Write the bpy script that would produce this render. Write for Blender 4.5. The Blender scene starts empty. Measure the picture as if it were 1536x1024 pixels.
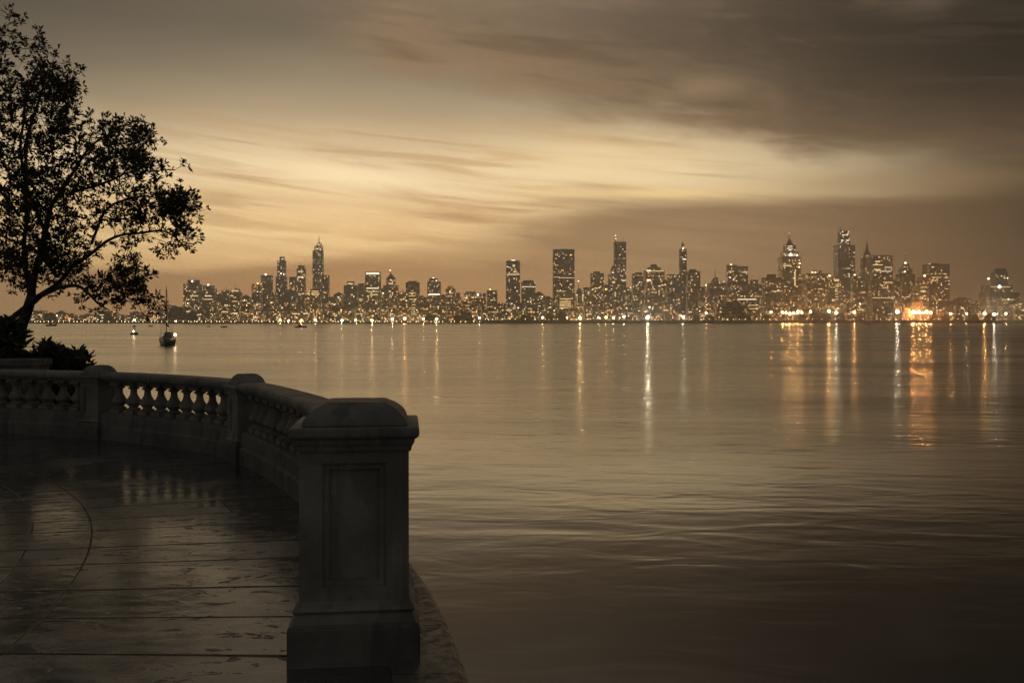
import bpy, bmesh, math, random
from mathutils import Vector, Matrix, noise as mnoise
random.seed(7)
R = math.radians
sc = bpy.context.scene
col = sc.collection
F = 1400.0          # focal length of the photograph in its own pixels
HZ = 481.5          # the row of the horizon in the photograph
EYE = 5.0           # eye height above the water
TER = 3.45          # terrace level above the water

# ------------------------------------------------------------------ helpers
def lin(r, g, b):
    f = lambda c: (c/255/12.92) if c <= 10 else ((c/255+0.055)/1.055)**2.4
    return (f(r), f(g), f(b), 1.0)

def at(px, py, d):
    return Vector(((px-768)/F*d, d, EYE+(HZ-py)/F*d))

def link(o, parent=None):
    col.objects.link(o)
    if parent is not None: o.parent = parent
    return o

def tag(o, label=None, cat=None, group=None, kind=None):
    if label: o['label'] = label
    if cat: o['category'] = cat
    if group: o['group'] = group
    if kind: o['kind'] = kind
    return o

def empty(name, loc, rz=0.0):
    o = bpy.data.objects.new(name, None)
    o.empty_display_size = 0.3
    o.location = loc; o.rotation_euler = (0, 0, rz)
    return link(o)

def copy_tree(o, parent=None):
    c = o.copy(); col.objects.link(c)
    if parent is not None: c.parent = parent
    for ch in list(o.children): copy_tree(ch, c)
    return c

class MB:
    def __init__(s): s.v = []; s.f = []; s.m = []; s.mi = 0
    def add(s, vs, fs):
        b = len(s.v); s.v += [tuple(v) for v in vs]
        for f in fs: s.f.append(tuple(i+b for i in f)); s.m.append(s.mi)
    def box(s, x0, x1, y0, y1, z0, z1, taper=0.0, top=None):
        if top is None: a, b, c, d = x0+taper, x1-taper, y0+taper, y1-taper
        else: a, b, c, d = top
        s.add([(x0,y0,z0),(x1,y0,z0),(x1,y1,z0),(x0,y1,z0),(a,c,z1),(b,c,z1),(b,d,z1),(a,d,z1)],
              [(3,2,1,0),(4,5,6,7),(0,1,5,4),(1,2,6,5),(2,3,7,6),(3,0,4,7)])
    def loft(s, rings, cap0=True, cap1=True):
        n = len(rings[0]); vs = [p for r in rings for p in r]; fs = []
        for k in range(len(rings)-1):
            for i in range(n):
                j = (i+1) % n
                fs.append((k*n+i, k*n+j, (k+1)*n+j, (k+1)*n+i))
        if cap0: fs.append(tuple(range(n-1, -1, -1)))
        if cap1: fs.append(tuple(range((len(rings)-1)*n, len(rings)*n)))
        s.add(vs, fs)
    def lathe(s, prof, n=14, c=(0,0,0)):
        s.loft([[(c[0]+r*math.cos(2*math.pi*i/n), c[1]+r*math.sin(2*math.pi*i/n), c[2]+z) for i in range(n)] for r, z in prof])
    def sq(s, prof, c=(0,0,0), seg=1, rough=0.0):
        # square section lofted through (half-width, height)
        rings = []
        for h, z in prof:
            rings.append([(c[0]-h,c[1]-h,c[2]+z),(c[0]+h,c[1]-h,c[2]+z),(c[0]+h,c[1]+h,c[2]+z),(c[0]-h,c[1]+h,c[2]+z)])
        s.loft(rings)
    def tube(s, pts, rad, n=6):
        pts = [Vector(p) for p in pts]
        rs = rad if isinstance(rad, (list, tuple)) else [rad]*len(pts)
        rings = []; prev = None
        for i, p in enumerate(pts):
            t = (pts[min(i+1, len(pts)-1)] - pts[max(i-1, 0)])
            if t.length < 1e-9: t = Vector((0,0,1))
            t.normalize()
            if prev is None:
                a = t.cross(Vector((0.31,0.17,0.93)));
                if a.length < 1e-3: a = t.cross(Vector((1,0,0)))
            else:
                a = prev - t*prev.dot(t)
                if a.length < 1e-3: a = t.cross(Vector((1,0,0)))
            a.normalize(); prev = a; b = t.cross(a)
            rings.append([p + (a*math.cos(2*math.pi*k/n) + b*math.sin(2*math.pi*k/n))*rs[i] for k in range(n)])
        s.loft(rings)
    def sweep(s, path, prof):
        # prof: closed list of (offset along outward normal, z); path: list of (x, y)
        rings = []
        for i, (x, y) in enumerate(path):
            a = path[max(i-1,0)]; b = path[min(i+1,len(path)-1)]
            t = Vector((b[0]-a[0], b[1]-a[1])).normalized(); nx, ny = t.y, -t.x
            rings.append([(x+nx*o, y+ny*o, z) for o, z in prof])
        s.loft(rings)
    def build(s, name, mats, parent=None, smooth=False, loc=None, bevel=0.0):
        me = bpy.data.meshes.new(name); me.from_pydata(s.v, [], s.f)
        if not isinstance(mats, (list, tuple)): mats = [mats]
        for m in mats: me.materials.append(m)
        if len(mats) > 1: me.polygons.foreach_set('material_index', s.m)
        if smooth: me.polygons.foreach_set('use_smooth', [True]*len(me.polygons))
        bm = bmesh.new(); bm.from_mesh(me)
        if len(bm.faces) < 4000:
            bmesh.ops.recalc_face_normals(bm, faces=bm.faces[:])
            if bevel: 
                bmesh.ops.bevel(bm, geom=[e for e in bm.edges if e.is_manifold and e.calc_face_angle(0) > 0.5], offset=bevel, segments=2, affect='EDGES', clamp_overlap=True)
        bm.to_mesh(me); bm.free()
        o = bpy.data.objects.new(name, me)
        if loc is not None: o.location = loc
        return link(o, parent)

# node expression helper -------------------------------------------------
class NT:
    def __init__(s, tree): s.t = tree; s.n = tree.nodes; s.l = tree.links
    def node(s, typ, **kw):
        n = s.n.new(typ)
        for k, v in kw.items(): setattr(n, k, v)
        return n
    def put(s, sock, val):
        if isinstance(val, E_): s.l.new(val.s, sock)
        elif isinstance(val, bpy.types.NodeSocket): s.l.new(val, sock)
        else: sock.default_value = val
    def math(s, op, a, b=None, c=None, clamp=False):
        n = s.node('ShaderNodeMath', operation=op, use_clamp=clamp)
        s.put(n.inputs[0], a)
        if b is not None: s.put(n.inputs[1], b)
        if c is not None: s.put(n.inputs[2], c)
        return E_(s, n.outputs[0])
    def smooth(s, lo, hi, x, a=0.0, b=1.0):
        n = s.node('ShaderNodeMapRange', interpolation_type='SMOOTHSTEP')
        s.put(n.inputs['Value'], x); s.put(n.inputs['From Min'], lo); s.put(n.inputs['From Max'], hi)
        s.put(n.inputs['To Min'], a); s.put(n.inputs['To Max'], b)
        return E_(s, n.outputs['Result'])
    def gauss(s, x, c, w):
        d = (x-c)*(1.0/w)
        return s.math('EXPONENT', d*d*-1.0)
    def xyz(s, x, y, z):
        n = s.node('ShaderNodeCombineXYZ'); s.put(n.inputs[0], x); s.put(n.inputs[1], y); s.put(n.inputs[2], z)
        return n.outputs[0]
    def sep(s, v):
        n = s.node('ShaderNodeSeparateXYZ'); s.l.new(v, n.inputs[0])
        return [E_(s, o) for o in n.outputs]
    def noise(s, vec, scale=1.0, detail=3.0, rough=0.5, dist=0.0):
        n = s.node('ShaderNodeTexNoise'); s.l.new(vec, n.inputs['Vector'])
        n.inputs['Scale'].default_value = scale; n.inputs['Detail'].default_value = detail
        n.inputs['Roughness'].default_value = rough; n.inputs['Distortion'].default_value = dist
        return E_(s, n.outputs[0])
    def mix(s, f, a, b, blend='MIX'):
        n = s.node('ShaderNodeMix', data_type='RGBA', blend_type=blend)
        n.clamp_factor = True
        s.put(n.inputs[0], f); s.put(n.inputs[6], a); s.put(n.inputs[7], b)
        return n.outputs[2]
    def ramp(s, fac, stops):
        n = s.node('ShaderNodeValToRGB'); s.put(n.inputs[0], fac); e = n.color_ramp.elements
        while len(e) < len(stops): e.new(0.5)
        for el, (p, c) in zip(e, stops): el.position = p; el.color = c
        return n.outputs[0]
class E_:
    def __init__(s, nt, sock): s.nt = nt; s.s = sock
    def __add__(s, o): return s.nt.math('ADD', s, o)
    __radd__ = __add__
    def __sub__(s, o): return s.nt.math('SUBTRACT', s, o)
    def __rsub__(s, o): return s.nt.math('SUBTRACT', o, s)
    def __mul__(s, o): return s.nt.math('MULTIPLY', s, o)
    __rmul__ = __mul__

def new_mat(name):
    m = bpy.data.materials.new(name); m.use_nodes = True
    nt = NT(m.node_tree); nt.n.clear()
    out = nt.node('ShaderNodeOutputMaterial')
    return m, nt, out
def principled(nt, out, color, rough=0.8, ior=1.45, spec=0.5, metal=0.0):
    p = nt.node('ShaderNodeBsdfPrincipled')
    nt.put(p.inputs['Base Color'], color); nt.put(p.inputs['Roughness'], rough)
    p.inputs['IOR'].default_value = ior; p.inputs['Specular IOR Level'].default_value = spec
    p.inputs['Metallic'].default_value = metal
    nt.l.new(p.outputs[0], out.inputs['Surface'])
    return p
def bump(nt, p, h, dist, strength=1.0):
    b = nt.node('ShaderNodeBump'); nt.put(b.inputs['Height'], h)
    b.inputs['Distance'].default_value = dist; b.inputs['Strength'].default_value = strength
    nt.l.new(b.outputs[0], p.inputs['Normal']); return b
def flat_mat(name, c, rough=0.7, var=0.25, scale=6.0, spec=0.4, metal=0.0):
    m, nt, out = new_mat(name)
    tc = nt.node('ShaderNodeTexCoord')
    n = nt.noise(tc.outputs['Object'], scale, 4.0, 0.6)
    c0 = tuple(x*(1-var) for x in c[:3])+(1,); c1 = tuple(min(1,x*(1+var)) for x in c[:3])+(1,)
    principled(nt, out, nt.mix(nt.smooth(0.3,0.7,n), c0, c1), rough, spec=spec, metal=metal)
    return m
def glow_mat(name, c, strength, sample=True):
    m, nt, out = new_mat(name)
    e = nt.node('ShaderNodeEmission'); e.inputs[0].default_value = c; e.inputs[1].default_value = strength
    nt.l.new(e.outputs[0], out.inputs['Surface'])
    m.cycles.emission_sampling = 'FRONT' if sample else 'NONE'
    return m

# ------------------------------------------------------------------ camera
cam = bpy.data.cameras.new('camera'); co = bpy.data.objects.new('camera', cam); link(co)
cam.sensor_width = 36.0; cam.lens = 36.0*F/1536.0; cam.shift_y = -(512-HZ)/1536.0
cam.clip_start = 0.1; cam.clip_end = 9000.0
co.location = (0, 0, EYE); co.rotation_euler = (R(90), 0, 0)
sc.camera = co

# ------------------------------------------------------------------ sky
w = bpy.data.worlds.new("World"); sc.world = w; w.use_nodes = True
nt = NT(w.node_tree); nt.n.clear()
wout = nt.node('ShaderNodeOutputWorld'); bg = nt.node('ShaderNodeBackground'); nt.l.new(bg.outputs[0], wout.inputs[0])
tc = nt.node('ShaderNodeTexCoord')
dx, dy, dz = nt.sep(tc.outputs['Generated'])
az = nt.math('ARCTAN2', dx, dy)                 # 0 towards the city, positive to the right
el = nt.math('ARCSINE', nt.math('MINIMUM', nt.math('MAXIMUM', dz, -1.0), 1.0))
el = nt.math('MAXIMUM', el, 0.0)
P = az*1455.0 + 768.0                           # bearing and height on a convenient scale
Q = HZ - el*1420.0
warp = nt.noise(nt.xyz(P*(1/260), Q*(1/70), 0.0), 1.0, 4.0, 0.55)      # 0..1
fine = nt.noise(nt.xyz(P*(1/300)+3.7, (Q-P*0.10)*(1/24), 2.0), 1.0, 4.0, 0.55, 0.6)
fine2 = nt.noise(nt.xyz(P*(1/120)+9.0, (Q-P*0.16)*(1/30), 5.0), 1.0, 5.0, 0.6, 0.4)
wq = (warp-0.5)
Qw = Q + wq*36.0
g = nt.math('MULTIPLY', HZ - Qw, 1/560.0, clamp=True)
SKY = [(0.0,(210,168,112)),(0.14,(219,181,124)),(0.20,(234,199,142)),(0.26,(226,192,140)),(0.33,(223,195,148)),(0.40,(224,201,160)),(0.47,(196,174,138)),
       (0.55,(156,140,113)),(0.64,(124,113,93)),(0.74,(92,85,72)),(0.86,(66,61,53)),(1.0,(44,42,38))]
base = nt.ramp(g, [(p, lin(*c)) for p, c in SKY])
# thin streaks in the bright field
zone = nt.smooth(150, 230, Q) * nt.smooth(420, 370, Q)
fine3 = nt.noise(nt.xyz(P*(1/420)+1.2, (Q-P*0.11)*(1/11), 7.0), 1.0, 3.0, 0.55, 0.3)
st = nt.smooth(0.47, 0.64, fine) * zone * nt.smooth(1250, 900, P) * nt.smooth(100, 360, P)
base = nt.mix(st*0.62, base, lin(168,135,93))
st2 = nt.smooth(0.50, 0.68, fine3) * zone * nt.smooth(1300, 950, P)
base = nt.mix(st2*0.42, base, lin(178,143,99))
base = nt.mix(nt.smooth(0.50, 0.30, fine3)*zone*nt.smooth(1150, 850, P)*nt.smooth(200,300,Q)*0.30, base, lin(252,222,160))
# named streaks (bearing, height, half-length, half-thickness, slope, strength)
for (p0, q0, hw, hh, sl, k, c) in [(655,305,95,7,0.16,0.75,(178,142,96)),(735,328,130,8,0.12,0.75,(170,134,92)),(600,288,36,7,0.35,0.6,(190,154,104)),(470,222,120,8,0.09,0.5,(176,152,116)),
                                (500,204,80,5,0.03,0.35,(176,152,116)),(690,242,70,5,0.05,0.42,(190,162,120)),(520,346,170,6,0.10,0.6,(196,152,94)),(840,304,110,6,-0.02,0.7,(170,135,94)),
                                (880,281,110,4,0.02,0.5,(196,160,108)),(340,300,120,5,0.06,0.45,(190,152,98))]:
    qq = Q - (P-p0)*sl - q0 + wq*14.0
    k_ = nt.gauss(P, p0, hw)*nt.gauss(qq, 0.0, hh)*nt.smooth(0.25, 0.6, fine2, 0.35, 1.0)*k
    base = nt.mix(k_, base, lin(*c))
base = nt.mix(nt.gauss(P, 520, 150)*nt.gauss(Q-(P-520)*0.09, 268, 15)*0.75, base, lin(246,223,178))
base = nt.mix(nt.gauss(P, 985, 140)*nt.gauss(Q-(P-985)*0.02, 291, 7)*0.8, base, lin(240,206,142))
base = nt.mix(nt.gauss(P, 900, 190)*nt.gauss(Q, 240, 34)*0.45, base, lin(236,206,152))
base = nt.mix(nt.gauss(P, 430, 240)*nt.gauss(Q-(P-430)*0.05, 350, 17)*0.75, base, lin(252,219,158))
# low bank of stratus over the city
B1 = 407.0 - nt.smooth(240, 700, P)*34.0 - nt.smooth(660, 930, P)*72.0 + nt.smooth(1050,1400,P)*10.0 + (warp-0.5)*14.0 + (fine-0.5)*(22.0+nt.gauss(P,780,160)*95.0)
soft = nt.gauss(P,770,150)*34.0 + 11.0
m1 = nt.smooth(soft*-1.0, soft*1.3, Q - B1)
lowc = nt.mix(nt.smooth(400, 300, Q), lin(143,115,83), lin(130,104,77))
base = nt.mix(m1*0.95, base, lowc)
base = nt.mix(nt.smooth(0.46,0.7,fine)*nt.smooth(300,340,Q)*nt.smooth(490,400,Q)*0.38, base, lin(176,141,98))
base = nt.mix(nt.smooth(0.52,0.32,fine3)*m1*nt.smooth(470,380,Q)*0.30, base, lin(112,88,62))
# darkening of the sky away from the afterglow
hr = nt.smooth(980, 1560, P)
base = nt.mix(hr*0.985, base, nt.mix(nt.smooth(330,60,Q), lin(62,47,34), lin(14,13,12)))
hl = nt.smooth(520, -120, P)*nt.smooth(330, 60, Q)
base = nt.mix(hl*0.8, base, lin(58,55,49))
base = nt.mix(nt.smooth(330,-300,P)*nt.smooth(240,420,Q)*0.4, base, lin(140,108,72))
# heavy cloud sheet, upper right
B3 = (P-470.0)*0.205 + 92.0 + (warp-0.5)*80.0 + (fine2-0.5)*70.0 + (fine-0.5)*55.0
B3 = nt.math('MINIMUM', B3, 262.0 + nt.smooth(1280,1480,P)*22.0 + (warp-0.5)*60.0)
depth3 = B3 - Q
m3 = nt.smooth(-22.0, 46.0, depth3)*nt.smooth(420, 600, P)
edge = nt.mix(nt.smooth(650, 1250, P), lin(124,102,78), lin(100,79,59))
deep = nt.mix(nt.smooth(650, 1300, P), lin(98,83,67), lin(54,45,37))
c3 = nt.mix(nt.smooth(10.0, 150.0, depth3+ (fine2-0.5)*90.0), edge, deep)
c3 = nt.mix(nt.smooth(1020,1560,P)*nt.smooth(330,110,Q), c3, lin(18,16,14))
c3 = nt.mix(nt.smooth(0.46,0.74,fine2)*0.30*nt.smooth(1300,950,P), c3, lin(134,111,85))
c3 = nt.mix(nt.smooth(0.54,0.34,fine)*0.45, c3, lin(58,48,39))
c3 = nt.mix(nt.gauss(P,1062,60)*nt.gauss(Q,138,16)*0.35, c3, lin(150,126,98))
c3 = nt.mix(nt.gauss(P,1375,45)*nt.gauss(Q,52,16)*0.35, c3, lin(98,86,72))
mott = nt.noise(nt.xyz(P*(1/150)+4.0, (Q-P*0.2)*(1/48), 9.0), 1.0, 5.0, 0.6, 0.8)
c3 = nt.mix(nt.smooth(0.48,0.30,mott)*0.38, c3, nt.mix(nt.smooth(700,1300,P), lin(84,70,56), lin(30,26,22)))
c3 = nt.mix(nt.smooth(0.54,0.74,mott)*0.26*nt.smooth(1560,1200,P), c3, lin(128,107,83))
base = nt.mix(m3*0.93, base, c3)
# pale band under the sheet to the right
base = nt.mix(nt.gauss(P,1400,190)*nt.gauss(Q,285+0.0,14)*0.45*nt.smooth(0.3,0.6,warp), base, lin(136,108,78))
# away from the view: dull dusk overhead and behind
far = nt.math('MAXIMUM', nt.smooth(0.36, 0.75, el), nt.smooth(0.62, 1.35, nt.math('ABSOLUTE', az)))
base = nt.mix(far, base, nt.mix(nt.smooth(0.05,0.5,az)*nt.smooth(1.6,0.9,az), lin(68,68,67), lin(38,38,38)))
glowup = nt.gauss(az, -0.14, 0.40)*nt.smooth(0.29, 0.42, el)*nt.smooth(1.0, 0.6, el)     # bright patch added above the view to lift the near water
base = nt.mix(glowup*0.9, base, lin(146,129,108))
nish = nt.node('ShaderNodeTexSky', sky_type='NISHITA'); nish.sun_disc = False
nish.sun_elevation = R(2.0); nish.sun_rotation = R(-9.0)
tot = nt.mix(1.0, base, nt.mix(1.0, nish.outputs[0], (0.004,0.003,0.002,1), 'MULTIPLY'), 'ADD')
nt.l.new(tot, bg.inputs[0]); bg.inputs[1].default_value = 1.42
w.cycles.sampling_method = 'MANUAL'; w.cycles.sample_map_resolution = 1024

sun = bpy.data.lights.new('sun', 'SUN'); sun.energy = 0.03; sun.angle = R(100); sun.color = (1.0, 0.76, 0.45)
so = link(bpy.data.objects.new('sun', sun)); so.rotation_euler = Vector((math.sin(R(-9)), math.cos(R(-9)), 0.09)).to_track_quat('Z', 'Y').to_euler()

# ------------------------------------------------------------------ haze
hb = MB(); hb.box(-2600, 2600, -70, 3300, -2.0, 275)
hm, hn, hout = new_mat('haze_air')
pv = hn.node('ShaderNodeVolumePrincipled'); pv.inputs['Color'].default_value = (0.93, 0.925, 0.925, 1)
pv.inputs['Density'].default_value = 0.00022; pv.inputs['Anisotropy'].default_value = 0.72
hn.l.new(pv.outputs[0], hout.inputs['Volume'])
hz = hb.build('haze', hm); tag(hz, kind='stuff')

# ------------------------------------------------------------------ water
m, nt, out = new_mat('bay_water')
gp = nt.node('ShaderNodeNewGeometry')
x, y, z = nt.sep(gp.outputs['Position'])
w1 = nt.noise(nt.xyz(x*0.36, y*0.85+x*0.05, 0.0), 1.0, 2.0, 0.45, 0.8)
w2 = nt.noise(nt.xyz(x*1.1+7, y*2.3-x*0.1, 3.0), 1.0, 2.0, 0.5, 0.4)
w0 = nt.noise(nt.xyz(x*0.10, y*0.30+x*0.02, 11.0), 1.0, 2.0, 0.5, 0.5)
w3 = nt.noise(nt.xyz(x*0.012, y*0.035, 8.0), 1.0, 4.0, 0.62, 0.3)
amp = nt.smooth(0.36, 0.66, w3, 0.35, 1.15)
shel = nt.smooth(7.0, 60.0, y)                       # calmer in the lee of the terrace
h = (w1*0.056 + w2*0.013)*amp*(shel*0.7+0.3) + w0*0.075*(shel*0.8+0.2)
p = principled(nt, out, lin(14,14,13), nt.smooth(0.36,0.66,w3,0.17,0.25)*(shel*0.6+0.4), 1.45)
bump(nt, p, h, 1.0, 1.0)
wat = m
wb = MB(); wb.add([(-2550,-60,0),(2550,-60,0),(2550,2060,0),(-2550,2060,0)], [(0,1,2,3)])
tag(wb.build('water', wat), kind='structure')

# ------------------------------------------------------------------ stone
def stone_mat(name, c, joints=False, rough=0.75, bs=0.006):
    m, nt, out = new_mat(name)
    tc = nt.node('ShaderNodeNewGeometry').outputs['Position']
    n1 = nt.noise(tc, 2.2, 5.0, 0.62); n2 = nt.noise(tc, 38.0, 4.0, 0.6); n3 = nt.noise(tc, 9.0, 4.0, 0.65, 0.5)
    x_, y_, z_ = nt.sep(tc)
    streak = nt.noise(nt.xyz(x_*7.0, y_*7.0, z_*0.7), 1.0, 4.0, 0.6)
    c0 = tuple(v*0.62 for v in c[:3])+(1,); c1 = tuple(v*1.22 for v in c[:3])+(1,)
    k = nt.mix(nt.smooth(0.3,0.7,n1), c0, c1)
    k = nt.mix(nt.smooth(0.52,0.70,streak)*0.72, k, tuple(v*0.36 for v in c[:3])+(1,))
    k = nt.mix(nt.smooth(0.58,0.7,n3)*0.4, k, tuple(v*f for v,f in zip(c[:3],(0.5,0.55,0.42)))+(1,))
    lich = nt.noise(tc, 5.2, 5.0, 0.7, 1.2)
    k = nt.mix(nt.smooth(0.62,0.70,lich)*0.5, k, tuple(v*f for v,f in zip(c[:3],(1.5,1.5,1.35)))+(1,))
    hgt = n2*0.5+n3*0.8
    if joints:
        fr = nt.math('FRACT', nt.math("ARCTAN2", y_-4.0, x_+10.3)*9.412+0.3)
        j = nt.smooth(0.010,0.004, nt.math('MINIMUM', fr, 1.0-fr)+(n3-0.5)*0.006)
        k = nt.mix(j, k, (0.02,0.018,0.015,1)); hgt = hgt - j*1.2
    p = principled(nt, out, k, nt.smooth(0.3,0.7,n3,rough-0.14,rough+0.12), spec=0.4)
    bump(nt, p, hgt, bs)
    return m
shaded_stone = stone_mat('shaded_stone', (0.155,0.142,0.122), rough=0.62)  # darker stone: the shade on plinths and bases is put into its colour
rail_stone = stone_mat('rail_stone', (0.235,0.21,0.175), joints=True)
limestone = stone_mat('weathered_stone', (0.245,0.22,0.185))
ledge_mat = stone_mat('ledge_stone', (0.26,0.225,0.18), rough=0.7)

m, nt, out = new_mat('wet_paving')
tcn = nt.node('ShaderNodeNewGeometry').outputs['Position']
x, y, z = nt.sep(tcn)
ang = nt.math('ARCTAN2', y-4.6, x+13.0)*10.6
ang = ang + nt.noise(nt.xyz(ang*1.1, 0.0, 2.0), 1.0, 0.0)*0.45
rad = nt.math('SQRT', (x+11.2)*(x+11.2) + (y-3.2)*(y-3.2))
rowf = ang*(1/0.52); row = nt.math('FLOOR', rowf); fr = nt.math('FRACT', rowf)
wobble = (nt.noise(tcn, 5.0, 3.0, 0.6)-0.5)*0.02
mort = nt.smooth(0.026, 0.011, nt.math('MINIMUM', fr, 1.0-fr) + wobble)
tile = row*7.31
for k_, (r_, keep) in enumerate([(8.90,0.0),(9.95,0.82),(8.5,0.5),(7.55,0.45),(6.4,0.5),(5.2,0.5)]):
    hh = nt.math('FRACT', nt.math('SINE', row*12.9898+k_*4.17)*43758.5)
    on = nt.math('GREATER_THAN', hh, keep) if keep else 1.0
    mort = nt.math('MAXIMUM', mort, nt.smooth(0.008, 0.003, nt.math("ABSOLUTE", rad-r_+wobble*0.4))*on)
    tile = tile + nt.math('GREATER_THAN', rad, r_)*3.77
wn = nt.node('ShaderNodeTexWhiteNoise', noise_dimensions='1D'); nt.put(wn.inputs['W'], tile)
n1 = nt.noise(tcn, 0.75, 4.0, 0.6); n2 = nt.noise(tcn, 30.0, 5.0, 0.62)
n3 = nt.noise(nt.xyz(rad*5.2, ang*11.0, 1.0), 1.0, 5.0, 0.70, 0.7)      # pits, drawn out along the slabs
n4 = nt.noise(nt.xyz(rad*0.9, ang*2.8, 6.0), 1.0, 4.0, 0.6)
tone = nt.mix(wn.outputs['Value'], (0.060,0.058,0.054,1), (0.098,0.094,0.087,1))
tone = nt.mix(nt.smooth(0.35,0.7,n4)*0.6, tone, (0.062,0.052,0.041,1))
tone = nt.mix(nt.smooth(0.58,0.66,n3)*0.8, tone, (0.014,0.012,0.010,1))
tone = nt.mix(mort, tone, (0.012,0.011,0.01,1))
wetness = nt.smooth(0.32, 0.56, n1*0.6+n4*0.4)
rgh = nt.smooth(0.0,1.0,wetness,0.40,0.11) + nt.smooth(0.56,0.66,n3)*0.35 + (n3-0.5)*0.10 + mort*0.3
p = principled(nt, out, tone, rgh, 1.55, 0.9)
bump(nt, p, n2*0.0006 + n3*0.002 - nt.smooth(0.58,0.66,n3)*0.006 - mort*0.004 + n1*0.008, 1.0)
nt.put(p.inputs['Specular IOR Level'], 0.9 - mort*0.85)
paving = m

# ------------------------------------------------------------------ terrace plan
def catmull(pts, n=8):
    res = []
    for i in range(len(pts)-1):
        p0 = pts[max(i-1,0)]; p1 = pts[i]; p2 = pts[i+1]; p3 = pts[min(i+2,len(pts)-1)]
        for k in range(n):
            t = k/n
            res.append(tuple(0.5*((2*b)+(-a+c)*t+(2*a-5*b+4*c-d)*t*t+(-a+3*b-3*c+d)*t**3) for a,b,c,d in zip(p0,p1,p2,p3)))
    res.append(tuple(pts[-1])); return res
EDGE = catmull([(2.6,-1.5),(1.2,0.8),(0.25,2.3),(-0.10,3.3),(-0.21,4.0),(-.29,4.44),(-.42,5.06),(-.65,5.92),(-1.28,7.9),(-2.05,9.4),(-2.66,10.65),(-3.9,11.95),(-5.32,12.84),(-7.0,13.45),(-9.0,13.85),(-12,14.1),(-18,14.2)], 10)
CL = catmull([(-0.755,4.47),(-1.07,6.1),(-1.68,8.03),(-2.95,10.4),(-4.1,11.55),(-5.49,12.42),(-7.1,13.03),(-9.0,13.42),(-11.5,13.6),(-17.5,13.7)], 40)
def cl_len():
    s = [0.0]
    for a, b in zip(CL, CL[1:]): s.append(s[-1]+math.dist(a, b))
    return s
CS = cl_len()
def cl_at(s):
    for i in range(len(CS)-1):
        if CS[i+1] >= s:
            t = (s-CS[i])/(CS[i+1]-CS[i]); a, b = CL[i], CL[i+1]
            return (a[0]+(b[0]-a[0])*t, a[1]+(b[1]-a[1])*t), math.atan2(b[1]-a[1], b[0]-a[0])
    a, b = CL[-2], CL[-1]; return b, math.atan2(b[1]-a[1], b[0]-a[0])
def cl_near(x, y): return min(range(len(CL)), key=lambda i: math.dist(CL[i], (x, y)))
sB = CS[cl_near(-2.95,10.4)]; sC = CS[cl_near(-5.49,12.42)]

# floor inside the ledge, ledge ring, retaining wall
def offset_path(path, o):
    r = []
    for i, (x, y) in enumerate(path):
        a = path[max(i-1,0)]; b = path[min(i+1,len(path)-1)]
        t = Vector((b[0]-a[0], b[1]-a[1])).normalized()
        r.append((x - t.y*o, y + t.x*o))
    return r
INN = offset_path(EDGE, 0.30)
fb = MB()
poly = [(x, y, TER) for x, y in INN] + [(-30,13.9,TER),(-30,-20,TER),(2.3,-20,TER)]
fb.add(poly, [tuple(range(len(poly)))])
me_o = fb.build('terrace_floor', paving); tag(me_o, kind='structure')
lb = MB(); lb.sweep(EDGE, [(-0.298,TER-0.3),(-0.298,TER+0.003),(0.0,TER+0.003),(0.035,TER-0.03),(0.035,TER-0.12),(0.0,TER-0.15),(0.0,TER-0.3)])
# joints of the ledge stones: cut as bands in the material
m, nt, out = new_mat('ledge_blocks')
tcn = nt.node('ShaderNodeNewGeometry').outputs['Position']; x, y, z = nt.sep(tcn)
ang = nt.math('ARCTAN2', y-4.2, x+11.6)*11.0
fr = nt.math('FRACT', ang*1.55+0.16); jt = nt.smooth(0.0,0.012,fr)*nt.smooth(1.0,0.988,fr)
n1 = nt.noise(tcn,3.0,5.0,0.62); n3 = nt.noise(tcn, 16.0, 5.0, 0.65, 0.5)
k = nt.mix(nt.smooth(0.3,0.7,n1), (0.085,0.077,0.066,1), (0.14,0.127,0.11,1))
k = nt.mix(nt.smooth(0.56,0.68,n3)*0.7, k, (0.045,0.036,0.028,1)); k = nt.mix(jt, (0.012,0.01,0.009,1), k)
p = principled(nt, out, k, nt.smooth(0.3,0.7,n3,0.42,0.72), 1.4, 0.5); bump(nt, p, n3*0.004+jt*0.004, 1.0)
tag(lb.build('ledge', m), kind='structure')
rb = MB(); rb.sweep(EDGE, [(-0.4,-1.0),(-0.4,TER-0.3),(-0.02,TER-0.3),(-0.02,-1.0)])
tag(rb.build('retaining_wall', stone_mat('sea_wall_stone',(0.15,0.135,0.11))), 'curved stone retaining wall below the terrace ledge', 'wall')

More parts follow.
